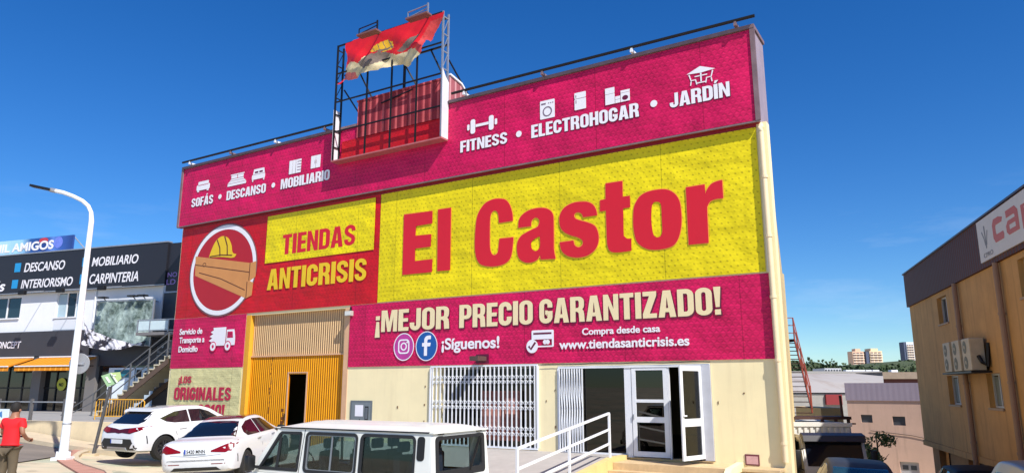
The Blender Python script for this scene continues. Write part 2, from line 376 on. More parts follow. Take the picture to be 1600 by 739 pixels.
# ------------------------------------------------------------------ ground, road, terrace, hill
def ground_mat():
    t = NT('concrete_ground')
    a = t.rng(t.noise(.22, 6, .6), .35, .68, 0, 1); c = t.mix(a, lin((186, 172, 146)), lin((216, 202, 172)))
    b = t.rng(t.noise(.5, 5, .55, (1, 1.6, 1)), .5, .62, 0, .65); c = t.mix(b, c, lin((150, 162, 140)))
    d = t.rng(t.noise(1.4, 8, .7), .56, .66, 0, .55); c = t.mix(d, c, lin((120, 106, 88)))
    t.l(c, t.b.inputs['Base Color']); t.b.inputs['Roughness'].default_value = .9
    t.bump(t.noise(25, 5, .7), .3, .01); return t.m
def asphalt_mat():
    t = NT('worn_asphalt'); a = t.rng(t.noise(.3, 6, .6, (1, 2.2, 1)), .3, .7, 0, 1)
    c = t.mix(a, lin((112, 104, 96)), lin((140, 130, 118))); d = t.rng(t.noise(60, 3, .7), .4, .7, 0, .4)
    t.l(t.mix(d, c, lin((80, 74, 70))), t.b.inputs['Base Color']); t.b.inputs['Roughness'].default_value = .85
    t.bump(t.noise(90, 3, .7), .3, .01); return t.m
gm = MB(); xs = [-3000, -800, -200, -80] + [-50 + 1.5 * i for i in range(60)] + [60, 140, 400, 1200, 3000]
ys = [-400, -60, -20] + [-6 + 1.5 * i for i in range(44)] + [75, 120, 250, 700, 2000, 4000]
gv = [[gm.b.verts.new((x, y, ground(x, y))) for x in xs] for y in ys]
for j in range(len(ys) - 1):
    for i in range(len(xs) - 1): gm.b.faces.new((gv[j][i], gv[j][i + 1], gv[j + 1][i + 1], gv[j + 1][i]))
tag(gm.build('ground', ground_mat(), smooth=True), kind='structure')
def drape(name, poly, m, up, step=1.2, skirt=0):
    """a sheet following the ground"""
    xs_ = [p[0] for p in poly]; ys_ = [p[1] for p in poly]; pts = []
    for i, p in enumerate(poly):
        q = poly[(i + 1) % len(poly)]; n = max(1, int((Vector(q) - Vector(p)).length / step))
        pts += [(p[0] + (q[0] - p[0]) * k / n, p[1] + (q[1] - p[1]) * k / n) for k in range(n)]
    nb = len(pts); x = min(xs_)
    while x < max(xs_):
        y = min(ys_)
        while y < max(ys_):
            if inside((x, y), poly): pts.append((x, y))
            y += step
        x += step
    r = geometry.delaunay_2d_cdt([Vector(p) for p in pts], [], [list(range(nb))], 1, 1e-4)
    mb = MB(); vs = [mb.b.verts.new((v.x, v.y, ground(v.x, v.y) + up)) for v in r[0]]
    for f in r[2]: mb.b.faces.new([vs[i] for i in f])
    if skirt:
        g = bmesh.ops.extrude_edge_only(mb.b, edges=[e for e in mb.b.edges if e.is_boundary])
        bmesh.ops.translate(mb.b, verts=[v for v in g['geom'] if isinstance(v, bmesh.types.BMVert)], vec=(0, 0, -skirt))
    return mb.build(name, m)
def inside(p, poly):
    x, y = p; r = False; n = len(poly)
    for i in range(n):
        (x1, y1), (x2, y2) = poly[i][:2], poly[i - 1][:2]
        if (y1 > y) != (y2 > y) and x < (x2 - x1) * (y - y1) / (y2 - y1) + x1: r = not r
    return r
LX = lambda u, n, fr=LBF: (fr.M @ Vector((u, -n, 0)))[:2]
def on_ground(px, py, up=0):
    Y = 20.0
    for _ in range(30): p = at(px, py, Y); Y *= 1 + .5 * (p.z - ground(p.x, p.y) - up) / max(.3, CZ - p.z); Y = max(8, min(60, Y))
    return (p.x, p.y)
tag(drape('road', [LX(-40, 7.6), LX(14, 7.6), on_ground(300, 672), on_ground(200, 686), on_ground(151, 694), on_ground(120, 702), on_ground(103, 707), on_ground(87, 714), on_ground(37, 722), on_ground(-60, 733), LX(-40, 16)], asphalt_mat(), .03), kind='structure')
kerb = mat('kerb_concrete', (196, 180, 152), .85, var=.15, vs=3)
redpave = stripes('red_paving', (166, 116, 104), (184, 138, 122), 'X', .4, .94, .85, .2, .15)
tag(drape('pavement', [on_ground(*q) for q in ((84, 717), (103, 708), (120, 703), (136, 699), (151, 695), (157, 700), (140, 703), (121, 709), (112, 716), (116, 722), (130, 729), (162, 739), (170, 748), (130, 746), (112, 735), (97, 726))], redpave, .05, .5, .08), kind='structure')
tag(drape('kerb', [on_ground(*q) for q in ((157, 700), (140, 703), (121, 709), (112, 716), (116, 722), (130, 729), (162, 739), (170, 748), (180, 747), (170, 738), (137, 727), (124, 720), (122, 716), (128, 711), (143, 706), (159, 703))], kerb, .085, .4, .14), kind='structure')
tag(drape('footpath', [LX(-40, 7.6), LX(14, 7.6), LX(14, 6.3), LX(-40, 6.3)], kerb, .16, 1.2, .2), kind='structure')
# hill and its wood far behind
hm = MB(); hn = []
for i in range(41):
    x = 40 + i * 9; z = 13.2 + 1.3 * math.sin(i * .33 + 1) + 1.5 * math.sin(i * .9)
    hn.append([hm.b.verts.new(p) for p in ((x, 240, -8), (x, 300, z * .8), (x, 340, z), (x, 480, z - 1))])
for a, b in zip(hn, hn[1:]):
    for k in range(3): hm.b.faces.new((a[k], b[k], b[k + 1], a[k + 1]))
tag(hm.build('hill', mat('scrub_earth', (72, 82, 48), .9, var=.3, vs=.08), smooth=True), kind='structure')
leafD = mat('pine_foliage', (58, 74, 40), .8, var=.35, vs=.12)
wm = MB()
for i in range(900):
    x = random.uniform(42, 390); y = random.uniform(262, 345); k = (x - 40) / 9; zz = 13.2 + 1.3 * math.sin(k * .33 + 1) + 1.5 * math.sin(k * .9)
    z0 = zz * (.8 * min(1, (y - 240) / 60)); r = random.uniform(1.2, 2.6); c = Vector((x, y, z0 + r * .5))
    for q in range(26):
        d = Vector((random.gauss(0, 1), random.gauss(0, 1), random.gauss(0, .8))).normalized() * r * random.uniform(.55, 1.08)
        n = Vector((random.gauss(0, 1), random.gauss(0, 1), random.gauss(0, 1) + .6)).normalized(); e = n.orthogonal().normalized(); f = n.cross(e); h = r * random.uniform(.22, .42)
        wm.face([c + d + e * h, c + d + f * h, c + d - e * h * .8, c + d - f * h])
tag(wm.build('hillside_wood', leafD), kind='stuff')
# ------------------------------------------------------------------ the big store
st = thing(FA, 'store_building', 'large cream warehouse store covered in pink, yellow and red banners', 'store')
m = MB(); zt = 8.9; zb = -1.6                             # front wall with its three openings
m.box(-23.75, -19.2, 0, .3, zb, zt).box(-13.95, -10.0, 0, .3, zb, zt).box(-6.56, -5.9, 0, .3, zb, zt).box(-1.62, .15, 0, .3, zb, zt)
m.box(-19.2, -13.95, 0, .3, 4.96, zt).box(-10.0, -6.56, 0, .3, 2.9, zt).box(-10.0, -6.56, 0, .3, zb, .58)
m.box(-5.9, -1.62, 0, .3, 2.88, zt).box(-5.9, -1.62, 0, .3, zb, .53)
m.build('front_wall', cream, st)
m = MB(); sd = Vector((.362, .932, 0)).normalized(); sl_ = FA.M.to_3x3().inverted() @ sd
m.prism([(.15, .3), (.15 + sl_.x * 10.3, sl_.y * 10.3), (.15 + sl_.x * 10.3 - .3, sl_.y * 10.3), (-.15, .3)], 'Z', zb - 1.5, 6.5)
m.prism([(-23.75, .3), (-23.45, .3), (-23.45, 9.7), (-23.75, 9.7)], 'Z', zb, 6.5)
m.prism([(-23.75, 9.7), (.15 + sl_.x * 10.3, sl_.y * 10.3), (.15 + sl_.x * 10.3, sl_.y * 10.3 + .3), (-23.75, 10)], 'Z', zb - 1.5, 6.5)
m.build('side_wall', mat('side_cream', (206, 184, 138), .85, var=.1, vs=1, streak=.2), st)  # beige cream, a deeper tone than the front wall
m = MB().prism([(-23.44, .31), (-.16, .31), (sl_.x * 10.3 - .16, sl_.y * 10.3 - .02), (-23.44, 9.68)], 'Z', 6.2, 6.45); m.build('roof', mat('roof_felt', (120, 116, 110), .9), st)
m = MB().prism([(-23.44, .31), (-.16, .31), (sl_.x * 10.3 - .16, sl_.y * 10.3 - .02), (-23.44, 9.68)], 'Z', .35, .5); m.build('floor', mat('shop_floor', (70, 66, 62), .5), st)
# sign wall that stands proud along the top
m = MB().box(-23.88, .02, -.13, .92, 8.9, 11.42)
m.build('sign_wall', mat('sign_wall_sheet', (168, 150, 158), .5, .2, var=.2, vs=1.2, streak=.5), st)
m = MB().box(-23.9, .06, -.21, .96, 11.42, 11.52).box(-23.9, .04, -.19, -.14, 8.86, 8.9).box(-.06, .06, -.2, -.135, 8.9, 11.42).box(-23.92, -23.8, -.2, -.135, 8.9, 11.42)
m.build('coping', rusty, st)
m = MB().box(-23.86, 0, -.137, -.003, 8.86, 8.898).box(-23.7, -.1, -.014, -.002, 8.76, 8.859); m.build('soffit', mat('soffit_red', (140, 22, 44), .6, var=.15), st)
for u0, u1 in ((-23.75, -14.8), (-9.55, .12)):              # black pipe along the top with its brackets
    t = solo(FA, MB().tube([(u0, -.3, 11.68), (u1, -.3, 11.68)], .045), 'top_rail', blacks,
             'long black pipe rail running along the %s of the pink roof sign' % ('left half' if u0 < -20 else 'right half'), 'pipe rail', o=((u0 + u1) / 2, -.3, 11.68), group='black pipe rails on the roof sign')
    k = int((u1 - u0) / 2.45)
    for i in range(k + 1):
        u = u0 + .5 + (u1 - u0 - 1) * i / k
        MB().box(u - .04, u + .04, -.34, -.02, 11.525, 11.6).box(u - .03, u + .03, -.33, -.27, 11.6, 11.7).build('bracket', wpaint if i % 2 == 0 else rusty, t)
t = solo(FA, MB().tube([(.02, -.09, 8.6), (.03, -.09, 5), (.04, -.09, .62)], .07, 12).tube([(.0, .05, 8.85), (.02, -.09, 8.72), (.02, -.09, 8.6)], .07, 12), 'downpipe', cream2,
         'cream rain downpipe running down the right corner of the store front', 'downpipe', o=(.04, -.09, .6), smooth=True)
for z in (1.0, 2.9, 4.4, 5.9, 7.4): MB().lathe([(.072, z), (.084, z), (.084, z + .07), (.072, z + .07)], (.03, -.09, 0), n=12).build('collar', cream2, t)
MB().box(-.06, -.025, -.06, -.002, 5.06, 8.7).build('edge_batten', wpaint, st)
# ---- banners
def banner(name, label, u0, u1, z0, z1, m, y=-.03):
    e = thing(FA, name, label, 'banner', (u0, y, z0))
    mb = MB(); nx = max(2, int((u1 - u0) / .35)); nz = max(2, int((z1 - z0) / .35))
    rnd = random.Random(name + str(u0)); gx = []
    for j in range(nz + 1):
        gx.append([])
        for i in range(nx + 1):
            b = .0 if i in (0, nx) or j in (0, nz) else -.008 - .006 * math.sin(i * .5 + j * .3 + u0)
            gx[j].append(mb.b.verts.new((u0 + (u1 - u0) * i / nx, y + b, z0 + (z1 - z0) * j / nz)))
    for j in range(nz):
        for i in range(nx): mb.b.faces.new((gx[j][i], gx[j][i + 1], gx[j + 1][i + 1], gx[j + 1][i]))
    g = bmesh.ops.extrude_face_region(mb.b, geom=mb.b.faces[:]); bmesh.ops.translate(mb.b, verts=[v for v in g['geom'] if isinstance(v, bmesh.types.BMVert)], vec=(0, .012, 0))
    mb.build('sheet', m, e, smooth=True, angle=40); return e
def dots(par, spots, r, y, m):
    for u, z in spots: flat_curve('bullet', [[(u + r * math.cos(k * .35), z + r * math.sin(k * .35)) for k in range(18)]], y, m, par)
def icon(name, parts, par, y, m, ink=None):
    """white shapes with darker lines printed over them"""
    o = None
    ob = flat_curve(name, parts[0], y, m, par)
    if len(parts) > 1 and parts[1]: flat_curve('icon_lines', parts[1], y - .004, ink, ob, o=ORI[ob.name], ext=.001)
    return ob
def bx(x0, z0, x1, z1): return [(x0, z0), (x1, z0), (x1, z1), (x0, z1)]
def ell(cx, cz, rx, rz=None, n=26): rz = rz or rx; return [(cx + rx * math.cos(2 * math.pi * k / n), cz + rz * math.sin(2 * math.pi * k / n)) for k in range(n)]
top = banner('pink_banner', 'long pink banner along the top listing sofas, fitness and garden with white icons', -23.8, -.07, 8.92, 11.4, pink, -.162); ty = -.185
for nm, u0, z0, u1, z1 in (('SOFÁS', -23.05, 9.64, -21.64, 10.02), ('DESCANSO', -20.79, 9.64, -18.46, 10.02), ('MOBILIARIO', -17.62, 9.64, -15.05, 10.03), ('FITNESS', -9.25, 9.64, -7.48, 10.02), ('ELECTROHOGAR', -6.62, 9.64, -3.17, 10.05), ('JARDÍN', -2.28, 9.69, -.66, 10.1)):
    caps('lettering', nm, u0, z0, u1, z1, ty, white, top, darkpink)
dots(top, [(-21.21, 9.86), (-18.04, 9.87), (-7.06, 9.86), (-2.73, 9.92)], .1, ty, white)
U, Z = -22.83, 10.25
icon('sofa_icon', [[rr(U + .04, Z + .06, U + .9, Z + .3, .06), rr(U, Z + .14, U + .94, Z + .3, .06)[0:0] or rr(U + .13, Z + .305, U + .81, Z + .44, .04, (1, 1, 0, 0)), bx(U + .1, Z, U + .22, Z + .055), bx(U + .72, Z, U + .84, Z + .055)], [bx(U + .14, Z + .27, U + .8, Z + .29)]], top, ty, white, pink)
U, Z = -20.78, 10.2
icon('bed_icon', [[[(U, Z), (U + 1.12, Z), (U + 1.12, Z + .1), (U, Z + .1)], [(U, Z + .115), (U + 1.12, Z + .115), (U + 1.0, Z + .2), (U + .1, Z + .2)], [(U + .12, Z + .215), (U + .98, Z + .215), (U + .94, Z + .28), (U + .2, Z + .28)], rr(U + .2, Z + .3, U + .56, Z + .42, .03), rr(U + .6, Z + .3, U + .94, Z + .42, .03), bx(U + .16, Z + .435, U + .98, Z + .48)]], top, ty, white)
U, Z = -19.32, 10.18
icon('single_bed_icon', [[rr(U, Z + .08, U + .76, Z + .27, .03), [(U + .05, Z + .285), (U + .74, Z + .285), (U + .68, Z + .5), (U + .1, Z + .5)], bx(U + .03, Z, U + .09, Z + .075), bx(U + .67, Z, U + .73, Z + .075)], [rr(U + .16, Z + .33, U + .36, Z + .4, .02), rr(U + .42, Z + .33, U + .62, Z + .4, .02)]], top, ty, white, darkpink)
U, Z = -17.21, 10.16
icon('wardrobe_icon', [[bx(U, Z, U + .17, Z + .53), bx(U + .185, Z, U + .34, Z + .53), bx(U + .36, Z, U + .64, Z + .53)], [bx(U + .44, Z + q, U + .66, Z + q + .02) for q in (.1, .21, .32, .43)]], top, ty, white, darkpink)
U, Z = -16.05, 10.17
icon('cabinet_icon', [[bx(U, Z + .03, U + .235, Z + .51), bx(U + .25, Z + .03, U + .49, Z + .51)], [bx(U + .2, Z + .2, U + .215, Z + .34), bx(U + .27, Z + .2, U + .285, Z + .34)]], top, ty, white, darkpink)
U, Z = -8.99, 10.19
icon('dumbbell_icon', [[rr(U, Z + .14, U + .09, Z + .34, .04), rr(U + .13, Z + .0, U + .31, Z + .48, .07), bx(U + .325, Z + .2, U + .82, Z + .29), rr(U + .83, Z, U + 1.01, Z + .48, .07), rr(U + 1.05, Z + .14, U + 1.14, Z + .34, .04)]], top, ty, white)
U, Z = -6.31, 10.16
icon('washing_machine_icon', [[rr(U, Z, U + .5, Z + .58, .03)], [ell(U + .25, Z + .22, .16), ell(U + .25, Z + .22, .12), bx(U + .04, Z + .45, U + .2, Z + .5), ell(U + .3, Z + .475, .02), ell(U + .37, Z + .475, .02), ell(U + .44, Z + .475, .02)]], top, ty, white, mat('grey_print', (120, 100, 120), .5, var=0))
U, Z = -5.15, 10.2
icon('fridge_icon', [[rr(U, Z + .02, U + .37, Z + .355, .02), rr(U, Z + .37, U + .37, Z + .55, .02)], [bx(U + .04, Z + .22, U + .06, Z + .32), bx(U + .04, Z + .4, U + .06, Z + .48)]], top, ty, white, darkpink)
U, Z = -4.17, 10.17
icon('kitchen_icon', [[rr(U, Z, U + .29, Z + .31, .01), rr(U, Z + .32, U + .29, Z + .5, .01), bx(U + .305, Z, U + .46, Z + .1), bx(U + .305, Z + .11, U + .46, Z + .2), bx(U + .475, Z, U + .75, Z + .26), bx(U + .475, Z + .27, U + .75, Z + .34)], [ell(U + .61, Z + .11, .09, .07)]], top, ty, white, darkpink)
U, Z = -1.78, 10.24
icon('garden_table_icon', [[[(U, Z + .3), (U + .38, Z + .46), (U + .78, Z + .3), (U + .39, Z + .27)], bx(U + .37, Z + .02, U + .41, Z + .265), [(U + .2, Z + .17), (U + .58, Z + .17), (U + .5, Z + .135), (U + .28, Z + .135)][:3] and [(U + .22, Z + .205), (U + .36, Z + .205), (U + .36, Z + .175), (U + .22, Z + .175)], bx(U + .42, Z + .175, U + .56, Z + .205), strk([(U + .07, Z + .27), (U + .12, Z + .1), (U + .24, Z + .1), (U + .27, Z - .04)], .017), strk([(U + .12, Z + .075), (U + .1, Z - .04)], .015), strk([(U + .71, Z + .27), (U + .66, Z + .1), (U + .54, Z + .1), (U + .51, Z - .04)], .017), strk([(U + .66, Z + .075), (U + .68, Z - .04)], .015), bx(U + .28, Z - .02, U + .5, Z + .01)]], top, ty, white)
# red emblem banner
rb_ = banner('red_banner', 'red banner with a round white ring emblem and the words Tiendas Anticrisis', -23.68, -12.69, 5.05, 8.79, redp)
y = -.06
flat_curve('yellow_panel', [bx(-18.37, 6.88, -12.9, 8.7)], y + .004, yelp, rb_)
caps('lettering', 'TIENDAS', -17.45, 7.13, -13.77, 7.88, y, redlet, rb_)
caps('lettering', 'ANTICRISIS', -18.15, 5.85, -13.19, 6.63, y, yellet, rb_)
wood = mat('wood_print', (206, 140, 78), .5, var=.12, vs=1.5)
woodl = mat('wood_line_print', (92, 48, 26), .6, var=0)
ex, ez = -20.86, 6.86
gry = mat('ring_edge_print', (120, 84, 90), .5, var=.1)
flat_curve('ring_edge', [ell(ex, ez, 2.06, 1.86, 60), ell(ex, ez, 1.86, 1.66, 60)], y + .006, gry, rb_)
rg = flat_curve('emblem_ring', [ell(ex, ez, 2.0, 1.8, 60), ell(ex, ez, 1.82, 1.62, 60)], y, white, rb_)
flat_curve('emblem_field', [ell(ex, ez, 1.815, 1.615, 60)], y + .002, mat('deep_red_print', (176, 18, 34), .5, var=.06), rb_)
pl = flat_curve('plank_print', [[(-22.62, 7.55), (-19.2, 6.98), (-18.86, 7.02), (-18.84, 6.42), (-19.15, 6.28), (-18.95, 6.2), (-18.98, 5.72), (-19.3, 5.62), (-22.55, 6.75)]], y - .003, wood, rb_)
flat_curve('plank_lines', [strk([(-22.6, 7.2), (-21, 6.93), (-19.2, 6.62)], .016), strk([(-22.3, 6.85), (-20.9, 6.5), (-19.4, 5.95)], .016), strk([(-19.2, 6.98), (-19.2, 6.3)], .018), strk([(-19.3, 6.26), (-19.3, 5.64)], .018), strk(ell(-22.0, 7.15, .1, .07), .014)], y - .007, woodl, pl, o=ORI[pl.name])
ht = flat_curve('hard_hat_print', [smooth_poly([(-21.75, 7.42, 1), (-21.62, 7.72), (-21.4, 8.05), (-21.05, 8.22), (-20.65, 8.12), (-20.4, 7.8), (-20.3, 7.5), (-20.05, 7.4, 1), (-20.25, 7.28), (-21.0, 7.38)])], y - .008, yellet, rb_)
flat_curve('hat_lines', [strk([(-21.3, 8.1), (-21.1, 7.75), (-21.05, 7.42)], .03), strk([(-20.85, 8.2), (-20.65, 7.8), (-20.6, 7.4)], .03), strk([(-21.7, 7.45), (-21, 7.46), (-20.3, 7.38)], .022)], y - .012, woodl, ht, o=ORI[ht.name])
# yellow name banner
yb = banner('yellow_banner', 'huge yellow banner with the red name El Castor across the middle of the store', -12.67, -.11, 5.07, 8.78, yelp)
CASTOR = [
  [(-11.61,7.93,1),(-10.41,7.91,1),(-10.41,7.49,1),(-11.08,7.48,1),(-11.09,7.16,1),(-10.44,7.14,1),(-10.45,6.73,1),(-11.09,6.73,1),(-11.09,6.32,1),(-10.37,6.32,1),(-10.38,5.9,1),(-11.6,5.9,1)],
  [(-10.19,7.92,1),(-9.67,7.92,1),(-9.66,5.9,1),(-10.17,5.91,1)],
  [(-7.35,7.21,1),(-7.37,7.44),(-7.46,7.71),(-7.61,7.89),(-7.83,7.96),(-8.08,7.97),(-8.35,7.89),(-8.55,7.7),(-8.66,7.48),(-8.71,7.14),(-8.73,6.76),(-8.72,6.45),(-8.66,6.18),(-8.53,6.0),(-8.33,5.92),(-8.07,5.88),(-7.8,5.89),(-7.59,5.95),(-7.44,6.08),(-7.37,6.32),(-7.33,6.7,1),(-7.83,6.71,1),(-7.86,6.44),(-7.89,6.29),(-8.0,6.22),(-8.11,6.28),(-8.17,6.47),(-8.18,6.78),(-8.18,7.08),(-8.17,7.38),(-8.12,7.55),(-8.01,7.61),(-7.9,7.54),(-7.86,7.37),(-7.85,7.2,1)],
  [(-7.16,6.97,1),(-7.13,7.22),(-6.99,7.37),(-6.78,7.46),(-6.53,7.49),(-6.26,7.46),(-6.08,7.37),(-5.98,7.23),(-5.96,7.04),(-5.96,6.46),(-5.96,6.18),(-5.91,5.92,1),(-6.4,5.94,1),(-6.42,6.08,1),(-6.5,5.96),(-6.67,5.89),(-6.87,5.89),(-7.04,5.96),(-7.16,6.09),(-7.21,6.34),(-7.18,6.56),(-7.06,6.71),(-6.87,6.8),(-6.66,6.87),(-6.51,6.92),(-6.44,7.03),(-6.45,7.14),(-6.55,7.21),(-6.66,7.17),(-6.71,7.08),(-6.72,6.97,1)],
  [(-6.43,6.63,1),(-6.42,6.37),(-6.46,6.26),(-6.56,6.21),(-6.66,6.25),(-6.72,6.36),(-6.7,6.49),(-6.6,6.57)],
  [(-4.57,7.03,1),(-4.6,7.19),(-4.69,7.35),(-4.85,7.45),(-5.06,7.49),(-5.31,7.49),(-5.56,7.41),(-5.71,7.27),(-5.77,7.07),(-5.74,6.83),(-5.62,6.67),(-5.41,6.55),(-5.2,6.47),(-5.06,6.38),(-5.03,6.28),(-5.09,6.2),(-5.19,6.18),(-5.29,6.25),(-5.33,6.39,1),(-5.77,6.38,1),(-5.73,6.18),(-5.63,6.04),(-5.46,5.94),(-5.22,5.89),(-4.97,5.9),(-4.75,5.99),(-4.6,6.14),(-4.54,6.36),(-4.57,6.58),(-4.67,6.75),(-4.87,6.86),(-5.11,6.95),(-5.25,7.02),(-5.29,7.11),(-5.25,7.18),(-5.15,7.19),(-5.05,7.13),(-5.01,7.03,1)],
  [(-4.29,7.91,1),(-3.78,7.91,1),(-3.78,7.46,1),(-3.57,7.46,1),(-3.57,7.13,1),(-3.78,7.12,1),(-3.79,6.43),(-3.76,6.33),(-3.69,6.27),(-3.57,6.26,1),(-3.58,5.92,1),(-3.85,5.91),(-4.06,5.92),(-4.21,5.98),(-4.27,6.11),(-4.29,6.32),(-4.3,7.13,1),(-4.48,7.13,1),(-4.47,7.45,1),(-4.3,7.46,1)],
  [(-2.69,7.51),(-2.47,7.46),(-2.29,7.32),(-2.18,7.11),(-2.15,6.84),(-2.15,6.58),(-2.19,6.32),(-2.27,6.1),(-2.4,5.95),(-2.61,5.89),(-2.88,5.88),(-3.11,5.92),(-3.3,6.03),(-3.43,6.19),(-3.49,6.47),(-3.5,6.74),(-3.47,7.08),(-3.39,7.27),(-3.25,7.42),(-3.02,7.5)],
  [(-2.81,7.18),(-2.72,7.14),(-2.69,7.01),(-2.69,6.64),(-2.69,6.38),(-2.73,6.25),(-2.83,6.21),(-2.92,6.26),(-2.96,6.41),(-2.98,6.68),(-2.96,7.01),(-2.91,7.16)],
  [(-1.99,7.46,1),(-1.49,7.47,1),(-1.48,7.21,1),(-1.43,7.33),(-1.32,7.45),(-1.19,7.5),(-1.03,7.52,1),(-1.03,7.04,1),(-1.22,7.04),(-1.36,7.0),(-1.44,6.89),(-1.46,6.75),(-1.47,5.92,1),(-1.99,5.92,1)],
]
orange = mat('orange_outline_print', (240, 160, 60), .5, var=0)
hole = {3: 4, 7: 8}; q = 0
while q < len(CASTOR):
    cs = [smooth_poly(CASTOR[q])]
    if q in hole: cs.append(smooth_poly(CASTOR[q + 1]))
    lo = flat_curve('letter', cs, -.06, redlet, yb)
    flat_curve('letter_outline', [strk(cs[0] + cs[0][:1], .02)], -.055, orange, lo, o=ORI[lo.name], ext=.0005)
    q += 2 if q in hole else 1
# pink price banner
pb = banner('price_banner', 'pink banner over the shop entrance promising the best price in cream letters', -13.88, -.03, 2.97, 5.03, pink)
for w_, u0, u1 in (('¡MEJOR', -12.7, -9.66), ('PRECIO', -9.28, -6.68), ('GARANTIZADO!', -6.46, -1.24)):
    caps('lettering', w_, u0, 4.08, u1, 4.78, y, ivory, pb, darkpink)
text('lettering', '¡Síguenos!', -9.94, 3.45, -7.82, 3.79, y, white, pb, .024)
text('lettering', 'Compra desde casa', -5.11, 3.72, -2.86, 3.9, y, white, pb, .024)
text('lettering', 'www.tiendasanticrisis.es', -5.83, 3.35, -2.1, 3.6, y, white, pb, .024)
ic = flat_curve('photo_app_icon', [ell(-11.45, 3.57, .41, .43)], y, mat('magenta_print', (186, 60, 150), .5, var=.25, vs=1.5), pb)
flat_curve('icon_lines', [ell(-11.45, 3.57, .42, .44), ell(-11.45, 3.57, .39, .41), ], y - .003, white, ic, o=ORI[ic.name])
flat_curve('icon_lines', [rr(-11.68, 3.35, -11.22, 3.81, .12), rr(-11.635, 3.395, -11.265, 3.765, .09)], y - .006, white, ic, o=ORI[ic.name])
flat_curve('icon_lines', [ell(-11.45, 3.58, .13), ell(-11.45, 3.58, .085)], y - .006, white, ic, o=ORI[ic.name]); flat_curve('icon_lines', [ell(-11.31, 3.71, .03)], y - .006, white, ic, o=ORI[ic.name])
ic = flat_curve('social_icon', [ell(-10.53, 3.57, .41, .44)], y, mat('blue_print', (14, 84, 158), .5, var=.05), pb)
flat_curve('icon_lines', [ell(-10.53, 3.57, .43, .46), ell(-10.53, 3.57, .405, .435)], y - .003, white, ic, o=ORI[ic.name])
flat_curve('icon_lines', [smooth_poly([(-10.62, 3.27, 1), (-10.5, 3.27, 1), (-10.5, 3.56, 1), (-10.385, 3.56, 1), (-10.365, 3.67, 1), (-10.5, 3.67, 1), (-10.5, 3.73), (-10.47, 3.77), (-10.42, 3.78), (-10.36, 3.78, 1), (-10.36, 3.89, 1), (-10.45, 3.895), (-10.55, 3.87), (-10.61, 3.8), (-10.62, 3.72), (-10.62, 3.67, 1), (-10.7, 3.67, 1), (-10.7, 3.56, 1), (-10.62, 3.56, 1)], 4)], y - .006, white, ic, o=ORI[ic.name])
cd = flat_curve('card_icon', [rr(-6.72, 3.42, -6.0, 3.9, .04), bx(-6.66, 3.46, -6.06, 3.64)], y, white, pb)
flat_curve('icon_lines', [bx(-6.66, 3.78, -6.07, 3.83)], y - .004, darkpink, cd, o=ORI[cd.name]); flat_curve('icon_lines', [ell(-6.28, 3.56, .065)], y - .006, white, cd, o=ORI[cd.name]); flat_curve('icon_lines', [ell(-6.19, 3.56, .065)], y - .009, white, cd, o=ORI[cd.name])
ck = flat_curve('check_icon', [ell(-6.7, 3.45, .19, .19)], y - .008, white, pb); flat_curve('icon_lines', [strk([(-6.81, 3.46), (-6.74, 3.37), (-6.59, 3.56)], .03)], y - .013, darkpink, ck, o=ORI[ck.name])
# left panels
sv = banner('delivery_banner', 'small pink banner with a white delivery truck icon left of the gate', -23.7, -19.24, 3.05, 5.03, pink)
for tx, u0, u1, z0 in (('Servicio de', -23.23, -21.78, 4.39), ('Transporte a', -23.2, -21.6, 4.05), ('Domicilio', -23.2, -21.98, 3.69)):
    text('lettering', tx, u0, z0, u1, z0 + .235, y, white, sv, .024)
U, Z = -21.34, 3.68
tr = flat_curve('truck_icon', [[(U + .25, Z + .9), (U + 1.02, Z + .9), (U + 1.02, Z + .2), (U + .12, Z + .2), (U + .2, Z + .34), (U + .02, Z + .4), (U + .22, Z + .5), (U + .05, Z + .56), (U + .26, Z + .66), (U + .1, Z + .73), (U + .28, Z + .8)], smooth_poly([(U + 1.07, Z + .2, 1), (U + 1.58, Z + .2, 1), (U + 1.58, Z + .5), (U + 1.5, Z + .8, 1), (U + 1.07, Z + .8, 1)], 4)], y, white, sv)
flat_curve('icon_lines', [[(U + 1.12, Z + .48), (U + 1.46, Z + .48), (U + 1.42, Z + .72), (U + 1.12, Z + .72)], ell(U + .3, Z + .17, .2), ell(U + 1.18, Z + .17, .2)], y - .004, pink, tr, o=ORI[tr.name])
flat_curve('icon_lines', [ell(U + .3, Z + .17, .16), ell(U + .3, Z + .17, .07)], y - .008, white, tr, o=ORI[tr.name]); flat_curve('icon_lines', [ell(U + 1.18, Z + .17, .16), ell(U + 1.18, Z + .17, .07)], y - .008, white, tr, o=ORI[tr.name])
og = banner('khaki_banner', 'khaki banner with crimson words Los Originales behind the white hatchback', -23.62, -19.28, -.1, 3.03, khaki)
caps('lettering', '¡LOS', -23.02, 2.46, -22.2, 2.74, y, pinkred, og); caps('lettering', 'ORIGINALES', -23.22, 1.82, -19.75, 2.31, y, pinkred, og); caps('lettering', '2010!', -21.65, 1.15, -20.05, 1.67, y, pinkred, og)
